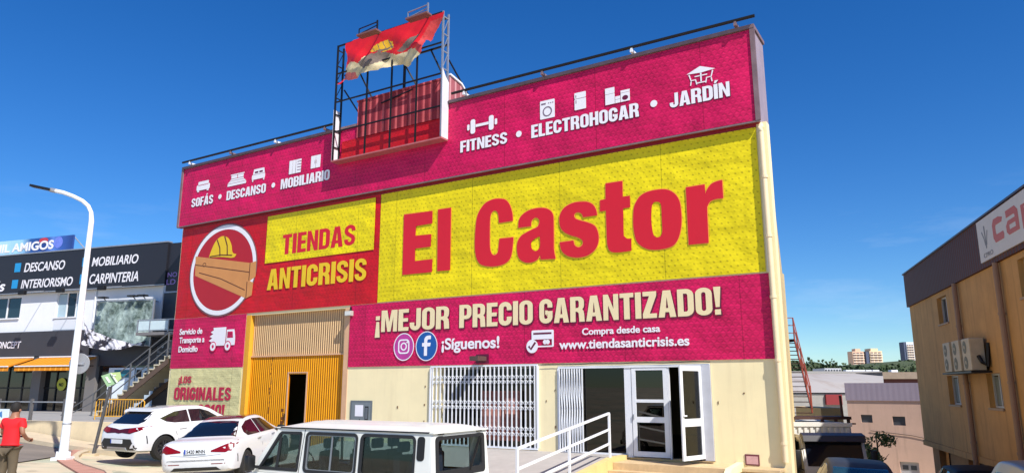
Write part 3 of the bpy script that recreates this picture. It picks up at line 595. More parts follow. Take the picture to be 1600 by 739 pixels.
# ---- the gate
g = thing(FA, 'warehouse_gate', 'tall ribbed warehouse gate, yellow below and beige above, with a small open doorway', 'gate', (-16.6, .2, -.2))
MB().box(-18.98, -14.12, .16, .2, 3.45, 4.96).build('upper_sheet', gateB, g)
MB().box(-18.98, -16.9, .14, .2, -.2, 3.40).box(-15.99, -14.12, .14, .2, -.2, 3.40).box(-16.9, -15.99, .14, .2, 2.76, 3.40).build('lower_sheet', gateY, g)
MB().box(-18.98, -14.12, .1, .2, 3.40, 3.45).box(-16.95, -16.9, .12, .139, -.2, 2.8).box(-15.99, -15.94, .12, .139, -.2, 2.8).box(-16.95, -15.94, .12, .138, 2.8, 2.84).build('rail', pillarP, g)
MB().box(-16.99, -16.955, .1, .138, 1.15, 1.4).build('lock', blacks, g)
rs = MB(); rn = random.Random(3)
for i in range(13):
    z = 1.2 + i * .17 + rn.uniform(-.04, .04); x = -17.85 + rn.uniform(-.03, .03); rs.box(x, x + rn.uniform(.02, .05), .133, .1395, z, z + rn.uniform(.06, .14))
for i in range(5): z = .9 + i * .14; rs.box(-17.1 - rn.uniform(0, .08), -17.05, .133, .1395, z, z + .1)
rs.build('rust_streak', mat('rust', (110, 58, 20), .8, var=.3), g)
MB().box(-19.22, -18.98, -.012, .25, -.8, 4.97).build('pillar', pillarY, g); MB().box(-14.12, -13.9, -.012, .25, -.8, 4.97).build('pillar', pillarP, g)
# wall lamp, pipe stub, meter cabinet, little cover
t = solo(FA, MB().box(-13.98, -13.7, -.2, -.05, 4.67, 4.84, bev=.015), 'wall_floodlight', mat('grey_plastic', (170, 168, 160), .5), 'small grey floodlight on the wall above right corner of the gate', 'light', o=(-13.84, -.05, 4.75))
MB().box(-13.87, -13.81, -.06, -.031, 4.8, 4.98).build('bracket', blacks, t); MB().box(-13.96, -13.72, -.206, -.2, 4.69, 4.82).build('lens', mat('lamp_lens', (210, 210, 205), .2), t)
t = solo(FA, MB().box(-8.58, -8.28, -.5, -.03, 3.07, 3.2), 'bracket_stub', mat('brown_steel', (92, 70, 66), .6, .2, var=.2), 'stubby brown steel bracket sticking out over the window grille', 'bracket', o=(-8.43, -.03, 3.13))
MB().box(-8.66, -8.2, -.045, -.031, 3.0, 3.27).build('wall_plate', darkpink, t)
t = thing(FA, 'meter_cabinet', 'grey electric meter cabinet set in the cream wall beside the gate', 'meter cabinet', (-13.2, -.02, .9))
MB().box(-13.68, -12.74, -.03, -.002, .9, 1.88).build('frame', mat('cabinet_grey', (112, 120, 124), .5, .3), t)
MB().box(-13.62, -12.8, -.045, -.031, .96, 1.82).build('door', mat('cabinet_door', (126, 134, 138), .45, .3, var=.1), t)
MB().box(-13.45, -13.1, -.05, -.046, 1.38, 1.74).build('notice', white, t)
MB().box(-13.4, -13.06, -.052, -.0505, 1.03, 1.06).box(-13.25, -13.22, -.052, -.0505, 1.0, 1.3).box(-13.02, -12.87, -.052, -.046, 1.27, 1.7).build('fittings', blacks, t)
MB().box(-13.0, -12.89, -.056, -.0525, 1.3, 1.66).build('panel', mat('cabinet_panel', (96, 102, 108), .4), t)
t = thing(FA, 'wall_cover', 'small pink tiled cover with a dark frame low on the right wall', 'cover', (-.73, -.01, .5))
MB().box(-.9, -.57, -.02, -.002, .5, .75).build('frame', mat('maroon_frame', (110, 50, 60), .6), t); MB().box(-.87, -.6, -.026, -.021, .53, .71).build('tile', mat('pink_tile', (206, 160, 160), .5, var=.25, vs=9), t)
# hairline wire along the door head
solo(FA, MB().tube([(-6.4 + .4 * i, -.05, 2.93 + .012 * math.sin(i * 1.9)) for i in range(13)], .008, 4), 'wire', blacks, 'thin black cable drooping along the wall above the shop door', 'cable', o=(-4, -.05, 2.93))
mb = MB(); rn = random.Random(11)
for u, z in ((-10.62, 1.25), (-10.62, 1.75), (-10.6, 2.3), (-6.3, 1.9), (-6.02, 1.2), (-6.02, 2.2), (-1.48, 1.9), (-.85, 2.15), (-11.7, 1.65)):
    mb.box(u, u + rn.uniform(.02, .045), -.012, -.0015, z, z + rn.uniform(.03, .08))
mb.build('wall_scuffs', mat('scuff_brown', (120, 92, 62), .8, var=.3), st)['kind'] = 'stuff'
# ---- window with folding grille
gl_dark = glass('dark_glass', (.10, .11, .12), .8)
gr = thing(FA, 'window_grille', 'white folding lattice grille across the left shop window', 'grille', (-8.45, -.03, .6))
MB().box(-10.36, -6.55, -.05, -.003, 2.9, 2.95).box(-10.36, -6.55, -.06, -.003, .6, .65).box(-10.38, -10.33, -.055, -.003, .65, 2.9).box(-6.58, -6.53, -.055, -.003, .65, 2.9).build('frame', wpaint, gr)
def lattice(mb, u0, u1, n, z0, z1, yy, bands):
    st_ = (u1 - u0) / n
    for i in range(n + 1): mb.box(u0 + st_ * i - .017, u0 + st_ * i + .017, yy - .012, yy + .012, z0, z1)
    for a, b in bands:
        for i in range(n):
            ua, ub = u0 + st_ * i, u0 + st_ * (i + 1); k = max(1, 2); h = (b - a) / k
            for j in range(k):
                mb.bar((ua, yy - .014, a + h * j), (ub, yy - .014, a + h * (j + 1)), .022, .01); mb.bar((ua, yy + .014, a + h * (j + 1)), (ub, yy + .014, a + h * j), .022, .01)
    return mb
lattice(MB(), -10.27, -6.64, 24, .65, 2.9, -.04, ((2.38, 2.66), (1.64, 1.94), (.92, 1.22))).build('lattice', wpaint, gr)
wd = thing(FA, 'shop_window', 'dark shop window behind the white lattice grille', 'window', (-8.3, .2, .58))
MB().box(-9.98, -6.58, .24, .25, .6, 2.88).build('pane', gl_dark, wd)
MB().box(-9.99, -6.57, .2, .23, 2.84, 2.89).box(-9.99, -6.57, .2, .23, .585, .65).box(-8.3, -8.25, .2, .23, .65, 2.84).box(-9.99, -9.94, .2, .23, .65, 2.84).box(-6.62, -6.57, .2, .23, .65, 2.84).build('frame', mat('grey_frame', (130, 132, 136), .4), wd)
ds = thing(FA, 'window_display', 'reddish furniture poster seen through the lattice grille', 'poster', (-8.0, .21, .7))
MB().box(-8.6, -7.2, .17, .185, .8, 2.2).build('print', mat('poster_print', (120, 70, 62), .7, var=.5, vs=2.2), ds)
MB().box(-8.5, -7.9, .16, .169, 1.1, 1.7).box(-7.75, -7.4, .16, .169, 1.55, 2.0).build('picture', mat('poster_pale', (190, 130, 116), .7, var=.4, vs=3), ds)
# ---- shop entrance
en = thing(FA, 'shop_entrance', 'white framed glass shop front with a closed door and an open leaf', 'shop front', (-3.8, 0, .55))
MB().box(-5.9, -1.63, -.03, .06, 2.81, 2.88).box(-5.9, -3.9, -.01, .06, .54, .62).box(-5.92, -5.86, -.035, .06, .62, 2.81).box(-3.93, -3.74, -.01, .06, .54, 2.81).box(-2.74, -2.70, -.01, .06, .54, 2.81).build('frame', wpaint, en)
pane = MB().box(-5.86, -3.93, .03, .04, .62, 2.81).build('display_pane', glass('black_glass', (.03, .03, .035), .7), en)
d = MB().box(-3.72, -3.61, -.02, .04, .57, 2.8).box(-2.86, -2.745, -.02, .04, .57, 2.8).box(-3.61, -2.86, -.02, .04, 2.74, 2.8).box(-3.61, -2.86, -.018, .04, 1.92, 2.0).box(-3.61, -2.86, -.02, .04, 1.42, 1.56).box(-3.61, -2.86, -.02, .04, .57, .7).build('door', wpaint, en)
MB().box(-3.6, -2.87, .0, .01, .71, 1.41).box(-3.6, -2.87, .0, .01, 1.57, 1.91).box(-3.6, -2.87, .0, .01, 2.01, 2.73).build('door_pane', glass('door_glass', (.06, .065, .07), .35, .0), d, o=ORI[d.name])
MB().box(-3.7, -3.67, -.05, -.021, 1.5, 1.62).build('hinge', galv, d, o=ORI[d.name])
# open leaf swung outward, built closed along +x from its hinge then turned
def rot_about(mb, c, a):
    bmesh.ops.rotate(mb.b, verts=mb.b.verts, cent=c, matrix=Matrix.Rotation(a, 3, 'Z')); return mb
hc = (-1.86, -.05, 0); A_ = R(74)
lf = MB().box(-2.76, -2.66, -.07, -.03, .6, 2.82).box(-1.96, -1.86, -.07, -.03, .6, 2.82).box(-2.66, -1.96, -.07, -.03, 2.7, 2.82).box(-2.66, -1.96, -.07, -.03, 1.38, 1.56).box(-2.66, -1.96, -.07, -.03, .6, .7)
lf = rot_about(lf, hc, A_).build('door', wpaint, en)
rot_about(MB().box(-2.65, -1.97, -.055, -.045, .71, 1.37).box(-2.65, -1.97, -.055, -.045, 1.57, 2.69), hc, A_).build('door_pane', glass('leaf_glass', (.30, .31, .31), .6), lf, o=ORI[lf.name])
rot_about(MB().box(-2.72, -2.69, -.1, .0, 1.62, 1.66).box(-2.72, -2.6, -.11, -.09, 1.62, 1.65), hc, A_).build('handle', wpaint, lf, o=ORI[lf.name])
MB().box(-1.84, -1.62, -.06, -.01, .56, 2.86).build('side_panel', mat('grey_white_panel', (186, 188, 196), .5, var=.12), en)
MB().box(-5.86, -1.64, -.1, .28, .535, .545).build('threshold', stone, en)
fg = thing(FA, 'folded_grille', 'white folding grille pushed together at the left of the shop entrance', 'grille', (-5.5, -.05, .6))
lattice(MB(), -5.84, -5.14, 9, .6, 2.8, -.06, ()).build('bars', wpaint, fg)
mb = MB()
for i in range(9): mb.bar((-5.84 + .078 * i, -.075, .7), (-5.84 + .078 * (i + 1), -.075, 1.7), .01); mb.bar((-5.84 + .078 * i, -.075, 2.7), (-5.84 + .078 * (i + 1), -.075, 1.75), .01)
mb.build('scissor_bars', wpaint, fg)
# ---- ramp, steps, handrail
rp = thing(FA, 'access_ramp', 'grey paved ramp with a cream side wall leading up to the shop', 'ramp', (-7, -3, 0))
rl = lambda n: .58 if n < .95 else .58 - .118 * (n - .95)
MB().prism([(0, .58), (-.95, .58), (-6.4, rl(6.4)), (-6.4, -1.2), (0, -1.2)], 'X', -13.9, -4.06).build('paving', tile, rp)
MB().prism([(-.01, .6), (-.95, .6), (-6.4, rl(6.4) + .02), (-6.4, -1.2), (-.01, -1.2)], 'X', -4.06, -3.88).build('side_wall', mat('yellow_cream', (216, 190, 128), .8, var=.12, streak=.2), rp)
sp_ = thing(FA, 'entrance_steps', 'beige stone steps in front of the open shop door', 'steps', (-2.5, -1, 0))
MB().box(-3.87, -1.1, -1.0, -.002, -1.2, .49).build('landing', stone, sp_)
for i in range(5): MB().box(-3.87, -1.1, -1.0 - .3 * (i + 1), -1.0 - .3 * i - .002, -1.2, .49 - .165 * (i + 1)).build('step', stone, sp_)
MB().prism([(-.01, .56), (-1.0, .5), (-2.6, -.35), (-2.6, -1.2), (-.01, -1.2)], 'X', -1.1, -.95).build('side_wall', cream, sp_)
lw = thing(FA, 'planter_wall', 'low wall with a worn stone cap at the right corner of the store', 'wall', (-.4, -.3, -1))
MB().box(-.78, -.06, -.5, -.003, -1.4, .4).build('wall', mat('wall_brown', (150, 116, 84), .85, var=.25), lw); MB().box(-.85, .0, -.56, -.004, .4, .48, bev=.012).build('cap', stone, lw)
hr = thing(FA, 'handrail', 'white tube handrail sloping down beside the grey ramp', 'handrail', (-3.97, -3, .5))
tp = lambda n: 1.665 - .125 * (n - .95)
for n in (.95, 3.15, 5.4): MB().bar((-3.97, -n, rl(n) - .3 if n < 1 else rl(n)), (-3.97, -n, tp(n)), .05).build('post', wpaint, hr)
for dz in (0, -.39, -.73): MB().bar((-3.97, -.95, 1.665 + dz), (-3.97, -5.4, tp(5.4) + dz), .05 if dz == 0 else .045).build('rail', wpaint, hr)
# ---- billboard skeleton on the roof sign
bb = thing(FA, 'billboard_frame', 'skeletal steel billboard box on the roof with white end panels', 'billboard frame', (-12.2, -.3, 10.2))
for u in (-14.62, -9.8):
    mb = MB()
    for yy in (-.5, -.21): mb.bar((u, yy, 10.2), (u, yy, 14.6), .055)
    for i in range(7): mb.bar((u, -.5, 10.7 + .62 * i), (u, -.21, 10.7 + .62 * i), .035)
    for i in range(3): mb.bar((u, -.5, 12.56 + .62 * i), (u, -.21, 13.18 + .62 * i), .02)
    mb.build('truss', galv if u > -10 else blacks, bb)
MB().prism([(-.53, 10.18), (-.18, 10.18), (-.18, 12.15), (-.36, 12.3), (-.53, 12.55)], 'X', -9.77, -9.755).build('end_panel', mat('dirty_white_sheet', (216, 210, 214), .5, var=.15, vs=3), bb)
MB().prism([(-.53, 10.18), (-.18, 10.18), (-.18, 12.1), (-.53, 12.1)], 'X', -14.655, -14.645).build('end_panel', mat('dirty_white_sheet', 0), bb)
MB().box(-14.66, -9.76, -.54, -.18, 10.13, 10.18).build('ledge', mat('ledge_red', (176, 96, 100), .6, var=.2), bb)
MB().box(-13.75, -9.86, -.24, -.215, 10.96, 12.3).box(-13.8, -9.84, -.26, -.2, 12.3, 12.36).build('ribbed_sheet', corr, bb)
MB().box(-14.5, -9.86, -.2, -.188, 10.19, 10.955).build('red_sheet', redp, bb)
MB().prism([(-.1, 11.53), (1.5, 11.53), (1.45, 11.7), (.55, 12.35), (-.1, 12.45)], 'X', -9.85, -9.8).box(-13.75, -9.86, .0, .04, 11.53, 12.3).build('hut_side', stripes('faded_pink_sheet_side', (206, 150, 150), (160, 90, 96), 'Y', .3, .7, .55, 1.0, .25), bb)
MB().prism([(-.1, 12.46), (.55, 12.36), (1.45, 11.71), (1.5, 11.75), (.57, 12.42), (-.1, 12.52)], 'X', -9.9, -9.75).build('flashing', wpaint, bb)
mb = MB()
for u in (-13.13, -12.0, -10.89): mb.bar((u, -.47, 10.2), (u, -.47, 14.5), .05)
mb.bar((-11.75, -.1, 11.0), (-11.75, -.1, 14.5), .07).build('post', blacks, bb)
mb = MB()
for z in (11.27, 12.4, 13.5): mb.bar((-14.6, -.47, z), (-9.82, -.47, z), .045)
for z in (13.56, 14.55): mb.bar((-14.6, -.12, z), (-9.82, -.12, z), .055)
mb.bar((-14.6, -.5, 14.57), (-9.82, -.5, 14.57), .05); mb.build('rail', blacks, bb)
mb = MB()
for u, v in ((-10.6, -10.1), (-11.9, -11.2), (-13.9, -13.4)): mb.bar((u, -.1, 13.55), (v, .95, 11.6), .045)
for u in (-14.6, -9.82): mb.bar((u, -.12, 13.0), (u + .1, 1.6, 11.55), .04)
mb.bar((-12.6, -.3, 12.0), (-11.2, -.3, 12.2), .035); mb.build('brace', blacks, bb)
for i, u in enumerate((-12.6, -10.4)):
    t = thing(FA, 'floodlight', 'black floodlight on an arm over the %s end of the torn banner' % ('left' if i == 0 else 'right'), 'floodlight', (u, -.5, 14.55), 'floodlights over the torn banner')
    MB().bar((u, -.5, 14.52), (u + .0, -1.0, 14.33), .04).build('arm', blacks, t)
    MB().box(u - .45, u + .45, -1.2, -.92, 14.26, 14.32).build('lamp_head', mat('reddish_lamp', (120, 80, 76), .5), t)
    MB().bar((u - .42, -1.1, 14.32), (u - .42, -1.1, 14.56), .03).bar((u + .42, -1.1, 14.32), (u + .42, -1.1, 14.66), .045).bar((u - .42, -1.1, 14.56), (u + .42, -1.1, 14.6), .03).bar((u - .42, -1.1, 14.36), (u + .42, -1.05, 14.52), .025).build('cage', galv if i else blacks, t)
# torn banner: a fine cloth grid clipped to the ragged outline
TORN = [(-14.21,14.57),(-13.65,14.59),(-12.52,14.58),(-11.39,14.57),(-10.34,14.52),(-9.73,14.55),(-9.75,14.4),(-9.92,14.14),(-10.16,13.81),(-10.31,13.61),(-10.47,13.76),(-10.54,13.56),(-10.63,13.28),(-10.86,13.12),(-11.12,12.94),(-11.28,12.95),(-11.61,13.17),(-11.98,13.15),(-12.42,13.12),(-12.99,13.14),(-13.56,13.09),(-13.85,13.09),(-14.24,13.18),(-14.38,13.0),(-14.6,13.08),(-14.4,13.24),(-14.23,13.44),(-14.13,13.79),(-14.09,14.06),(-14.2,14.38)]
HATP = [(-13.0,13.93),(-12.81,14.11),(-12.47,14.18),(-12.2,14.19),(-11.97,14.05),(-11.93,13.86),(-12.07,13.78),(-12.46,13.81)]
CREAM = [(-14.23,13.44),(-14.18,13.61),(-13.95,13.79),(-13.5,13.61),(-13.25,13.8),(-12.56,13.72),(-12.06,13.64),(-11.78,13.5),(-11.14,13.54),(-10.87,13.47),(-10.6,13.14),(-10.8,12.79),(-12.97,12.77),(-14.4,13.24)]
PINKP = [(-14.41,13.48),(-13.63,13.29),(-13.55,13.0),(-14.26,12.98)]
SMUDGE = [(-13.5, 13.6), (-13.0, 13.86), (-12.35, 13.8), (-12.1, 13.66), (-12.4, 13.46), (-13.2, 13.3)]
tb = thing(FA, 'torn_banner', 'tattered red banner hanging ragged from the roof billboard frame', 'banner', (-12.2, -.55, 14.5))
mb = MB(); st_ = .035; x0, x1, z0, z1 = -14.7, -9.7, 12.85, 14.65; vd = {}; rn = random.Random(5)
def tv(i, j):
    if (i, j) not in vd:
        x = x0 + i * st_; z = z0 + j * st_; dz = 14.55 - z
        yy = -.55 - .07 * dz * math.sin(x * 2.6 + z * 2.2) - .035 * min(1, dz) * math.sin(x * 6.5 - z * 4 + 1) - .018 * dz * math.sin((x - z) * 13) - .02 * math.sin((x * .6 + z) * 9) * dz
        jx = rn.uniform(-.012, .012); vd[i, j] = mb.b.verts.new((x + jx, yy, z + rn.uniform(-.012, .012)))
    return vd[i, j]
for i in range(int((x1 - x0) / st_)):
    for j in range(int((z1 - z0) / st_)):
        c = (x0 + (i + .5) * st_, z0 + (j + .5) * st_)
        if inside(c, TORN):
            f = mb.b.faces.new((tv(i, j), tv(i + 1, j), tv(i + 1, j + 1), tv(i, j + 1)))
            ed = c[0] > -10.9 + (c[1] - 13.4) * .62 and c[1] < 14.35
            hatl = inside(c, HATP) and ((c[0] + 12.62 + (c[1] - 14) * .5) % .26 < .045 or abs(c[1] - 13.86 - (c[0] + 13) * .02) < .03)
            f.material_index = 5 if hatl else 1 if inside(c, HATP) else 5 if inside(c, SMUDGE) or inside(c, [(-11.75, 13.62), (-11.2, 13.95), (-10.75, 14.0), (-10.95, 13.72), (-11.5, 13.55)]) else 3 if inside(c, PINKP) else 2 if inside(c, CREAM) else 4 if ed else 0
bmesh.ops.smooth_vert(mb.b, verts=[v for v in mb.b.verts if v.is_boundary], factor=.5, use_axis_x=True, use_axis_z=True)
mb.build('cloth', [mat('red_vinyl', (214, 26, 34), .45, var=.12, vs=3, bump=.4, bs=18), mat('yellow_vinyl', (226, 176, 40), .5, var=.1), mat('frayed_vinyl', (206, 190, 152), .7, var=.3, vs=3.5, bump=.5, bs=14), mat('faded_pink_vinyl', (206, 104, 104), .6, var=.2), mat('worn_red_vinyl', (204, 66, 66), .6, var=.35, vs=9), mat('smudged_vinyl', (120, 104, 94), .6, var=.35, vs=5)], tb, smooth=True, angle=60)
# ------------------------------------------------------------------ furniture building on the left
dkgrey = mat('charcoal_cladding', (58, 58, 64), .6, var=.12, vs=1.2)
blk = mat('black_sign_face', (34, 34, 42), .45, var=.06)
wwall = mat('white_wall', (226, 228, 232), .8, var=.05, vs=.8, streak=.12, stain=(.45, .45, .45))
winm = mat('window_glass_dark', (30, 44, 54), .06, var=.1, spec=.9)
fb = thing(LBF, 'furniture_building', 'white and charcoal furniture shop building left of the big store', 'shop building', (-8, 0, 1.25))
m = MB()
m.box(-26, -12.7, 0, .3, 5.02, 9.0).box(-9.53, -7.05, 0, .3, 5.02, 9.0).box(-5.17, -.3, 0, .3, 5.02, 9.0).box(-12.7, -9.53, 0, .3, 5.02, 5.74).box(-7.05, -5.17, 0, .3, 5.02, 5.68).box(-12.7, -9.53, 0, .3, 6.78, 9).box(-7.05, -5.17, 0, .3, 6.85, 9)
m.box(-26, -.3, .3, 9, 8.4, 8.6).box(-.6, -.3, .3, 9, 1.0, 8.4).box(-26, -.6, 8.7, 9, 1, 8.4).build('upper_wall', wwall, fb)
MB().box(-26, -4.45, -.12, .3, 3.8, 5.01).box(-4.44, -.3, .02, .3, 3.3, 5.01).build('charcoal_band', dkgrey, fb)
for u in (-12.0, -7.7, -4.15): MB().box(u - .3, u + .3, -.06, .3, 1.0, 3.79).build('pillar', mat('grey_pillar', (116, 112, 110), .7, var=.1), fb)
m = MB().box(-26, -12.3, .2, .25, 1.0, 3.79).box(-11.7, -8.0, .2, .25, 1.0, 3.79).box(-7.4, -4.45, .2, .25, 1.0, 3.79).box(-3.85, -.3, .12, .15, .6, 3.29); m.build('shop_glass', mat('shop_glass_dark', (24, 26, 30), .08, var=.2, spec=.8), fb)
m = MB()
for u in (-10.8, -9.9, -8.9, -6.6, -5.8, -5.0): m.box(u - .03, u + .03, .16, .195, 1.0, 3.79)
m.box(-11.7, -8.0, .16, .195, 2.25, 2.31).box(-7.4, -4.45, .16, .195, 2.25, 2.31); m.build('mullion', blacks, fb)
MB().box(-12.7, -9.5, -.08, .02, 5.68, 5.74).box(-7.1, -5.1, -.06, .02, 5.62, 5.68).build('sill', wpaint, fb)
for u0, u1, z0, z1, pale in ((-12.7, -9.53, 5.74, 6.78, 0), (-7.05, -5.17, 5.68, 6.85, 1)):
    w = MB().box(u0, u1, .12, .16, z0, z1).build('window', winm if not pale else mat('window_glass_mid', (38, 50, 60), .1), fb)
    k = 3; mb = MB()
    for i in range(k + 1): x = u0 + (u1 - u0) * i / k; mb.box(max(u0, x - .035), min(u1, x + .035), .08, .118, z0, z1)
    mb.build('frame', wpaint, w, o=ORI[w.name])
    if pale:
        MB().box(u0 + .04, u0 + .6, .09, .115, z0 + .03, z1 - .03).box(u1 - .6, u1 - .04, .09, .115, z0 + .03, z1 - .03).build('blind', mat('pale_blue_blind', (168, 190, 200), .5), w, o=ORI[w.name])
MB().box(-7.05, -5.17, -.02, -.002, 5.06, 5.6).build('panel', mat('pale_panel', (212, 216, 222), .6, var=.03), fb)
MB().tube([(-4.42, -.05, 5.05), (-4.42, -.05, 6.9)], .04).build('conduit', wpaint, fb)
# black sign band
sg = thing(LBF, 'shop_sign', 'long black rooftop sign listing descanso, interiorismo, mobiliario and carpinteria', 'sign', (-8, -.2, 7))
MB().box(-26, -.02, -.25, -.003, 6.95, 8.94).build('board', blk, sg); MB().box(-26, .0, -.28, -.002, 8.941, 9.0).box(-26, .0, -.27, -.25, 6.93, 6.97).build('edge_trim', galv, sg)
blue = mat('blue_square_paint', (30, 142, 200), .5, var=.05); yy = -.256
for tx, px0, py0, px1, pyc in (('DESCANSO', 49, 425.7, 110, 413.5), ('INTERIORISMO', 47, 449.0, 125.5, 437.5), ('MOBILIARIO', 152.5, 417.5, 224, 405.5), ('CARPINTERIA', 151, 441, 227, 428.5)):
    pass
def lbp(px, py, n=0):
    P = LBF.loc + LBF.M.to_3x3() @ Vector((0, -n, 0)); N_ = LBF.M.to_3x3() @ Vector((0, -1, 0)); c = Vector((0, 0, CZ)); d = at(px, py, 10) - c
    q = LBF.M.inverted() @ (c + d * ((P - c).dot(N_) / d.dot(N_))); return q.x, q.z
for tx, x0, z0, x1, z1, sq in (('DESCANSO', -9.28, 8.03, -6.48, 8.49, -9.98), ('INTERIORISMO', -9.35, 7.19, -5.82, 7.63, -10.03), ('MOBILIARIO', -4.68, 8.06, -1.75, 8.50, -5.32), ('CARPINTERIA', -4.72, 7.2, -1.62, 7.68, -5.36)):
    text('lettering', tx, x0, z0, x1, z1, yy, white, sg, .012, .15); flat_curve('square', [bx(sq, z0 + .02, sq + .42, z1 + .02)], yy, blue, sg)
text('lettering', 'Sofás', -12.75, 7.12, -10.5, 7.66, yy, white, sg, .02, .2)
s2 = thing(LBF, 'side_sign', 'narrow black sign panel between the furniture shop and the big store', 'sign', (.4, -.1, 7))
MB().box(.0, 1.6, -.16, -.06, 6.65, 8.9).build('board', blk, s2)
pur = mat('violet_lettering', (150, 120, 190), .5, var=.1)
text('lettering', 'NO', .05, 7.3, .6, 7.52, -.167, pur, s2, .01); text('lettering', 'LD', .02, 6.95, .55, 7.2, -.167, pur, s2, .01)
# colourful sign on the roof
am = thing(LBF, 'rooftop_sign', 'blue gradient rooftop sign reading Amigos above the black shop sign', 'sign', (-9, -.1, 9))
t = NT('blue_gradient_print'); tc = t.n('TexCoord'); sp = t.n('SeparateXYZ'); t.l(tc.outputs['Object'], sp.inputs[0])
r_ = t.n('ValToRGB'); e_ = r_.color_ramp.elements; e_[0].position = 0; e_[0].color = lin((190, 222, 238)) + (1,); e_[1].position = 1; e_[1].color = lin((36, 66, 130)) + (1,)
for p, c in ((.45, (150, 200, 230)), (.56, (40, 84, 150)), (.72, (30, 60, 130)), (.80, (92, 132, 210)), (.87, (52, 92, 170))): q = e_.new(p); q.color = lin(c) + (1,)
t.l(t.rng(t.math('ADD', sp.outputs[0], t.math('MULTIPLY', t.noise(1.2, 3), .5)), -3.7, 2.9, 0, 1), r_.inputs[0]); t.l(r_.outputs[0], t.b.inputs['Base Color']); t.b.inputs['Roughness'].default_value = .5
MB().box(-14.5, -6.3, -.12, -.04, 9.0, 9.77).build('board', t.m, am)
flat_curve('balloon_print', [ell(-8.35, 9.62, .32, .14)], -.126, mat('red_balloon_print', (196, 60, 74), .5, var=.2), am)
flat_curve('balloon_print', [ell(-7.3, 9.45, .3, .3)], -.126, mat('violet_balloon_print', (110, 130, 220), .5, var=.3), am)
text('lettering', 'MIL AMIGOS', -11.9, 9.16, -7.6, 9.6, -.135, white, am, .035)
MB().bar((-6.35, -.05, 9.7), (-6.0, .9, 8.7), .05).bar((-9.5, -.03, 9.7), (-9.3, .9, 8.65), .05).build('brace', galv, am)
text('lettering', 'CONCEPT', -10.95, 4.22, -8.98, 4.56, -.125, white, fb, .015, .1)
# lamp arms under the sign
for i, u in enumerate((-10.9, -7.7, -5.2, -2.6)):
    t = thing(LBF, 'sign_lamp', 'dark spot lamp on a thin arm below the black shop sign, %s from the left' % ('first', 'second', 'third', 'fourth')[i], 'lamp', (u, -.25, 6.98), 'spot lamps under the black sign')
    MB().tube([(u, -.26, 6.99), (u + .1, -1.35, 6.8)], .018, 6).build('arm', galv, t); MB().box(u - .1, u + .3, -1.5, -1.32, 6.66, 6.86, bev=.02).build('lamp_head', blacks, t)
# awnings
orange_c = stripes('orange_awning_cloth', (238, 160, 50), (206, 128, 34), 'X', .34, .75, .7, 0, .08)
for i, (u0, u1) in enumerate(((-11.6, -7.95), (-7.5, -3.85))):
    t = thing(LBF, 'awning', 'orange cloth awning over the shop front, %s' % ('cut off by left edge of the photo' if i == 0 else 'beside the street lamp'), 'awning', (u0, -.1, 3.6), 'orange awnings')
    MB().prism([(-.13, 3.72), (-1.35, 3.28), (-1.37, 3.06), (-1.33, 3.06), (-1.32, 3.24), (-.13, 3.66)], 'X', u0, u1).build('cloth', orange_c, t)
    MB().box(u0, u1, -1.40, -1.34, 3.25, 3.3).box(u0, u1, -.2, -.121, 3.72, 3.78).build('bar', wpaint, t)
    MB().bar((u0 + .1, -.15, 3.3), (u0 + .1, -1.3, 3.22), .035).bar((u1 - .1, -.15, 3.3), (u1 - .1, -1.3, 3.22), .035).build('arm', blacks, t)
t = solo(LBF, MB().lathe([(.0, -.0), (.3, 0), (.3, .01), (0, .01)], (-6.2, .13, 2.45), 'Y', 24), 'round_sticker', mat('lime_sticker', (190, 196, 60), .5, var=.1), 'lime green round sticker on the dark shop glass', 'sticker', o=(-6.2, .13, 2.45))
text('lettering', 'NO', -6.35, 2.36, -6.07, 2.52, .12, blacks, t, .03)
# torn poster frame on the wall
tf = thing(LBF, 'torn_poster_frame', 'tall metal poster frame with shredded greenish mesh on the white wall', 'poster frame', (-2.4, -.6, 4.2))
mb = MB()
for a, b in (((-3.62, 4.25), (-3.62, 6.3)), ((-.14, 4.1), (-.14, 6.25)), ((-3.62, 6.28), (-.14, 6.22)), ((-3.62, 4.3), (-.14, 4.15))): mb.bar((a[0], -.6, a[1]), (b[0], -.6, b[1]), .07)
for u in (-3.55, -.5): MB().bar((u, -.6, 6.2), (u, -.02, 6.2), .05).build('strut', galv, tf); MB().bar((u, -.6, 4.4), (u, -.02, 4.5), .05).build('strut', galv, tf)
mb.build('frame', galv, tf)
t = NT('shredded_mesh'); a = t.rng(t.noise(1.1, 8, .75, (1, 1, .8)), .4, .6, 0, 1); c = t.mix(a, lin((70, 86, 78)), lin((176, 194, 188))); b = t.rng(t.noise(3.2, 6, .7), .55, .7, 0, .7); t.l(t.mix(b, c, lin((44, 54, 46))), t.b.inputs['Base Color']); t.b.inputs['Roughness'].default_value = .6; t.bump(t.noise(3, 6, .7), .8, .06)
def cloth(u0, u1, z0f, z1f, yb, amp, n=44, k=26, ph=0):
    mb = MB(); g_ = []
    for j in range(k + 1):
        g_.append([])
        for i in range(n + 1):
            s_ = i / n; u = u0 + (u1 - u0) * s_; za, zb_ = z0f(s_), z1f(s_); z = za + (zb_ - za) * j / k
            g_[j].append(mb.b.verts.new((u, yb + amp * (math.sin(u * 5 + z * 2 + ph) + .6 * math.sin(u * 11 - z * 6) + .4 * math.sin((u + z) * 19)), z)))
    for j in range(k):
        for i in range(n): mb.b.faces.new((g_[j][i], g_[j][i + 1], g_[j + 1][i + 1], g_[j + 1][i]))
    return mb
cloth(-3.58, -.18, lambda s: 4.3 - .15 * s, lambda s: 6.24 - .05 * s, -.6, .025).build('mesh_sheet', t.m, tf, smooth=True)
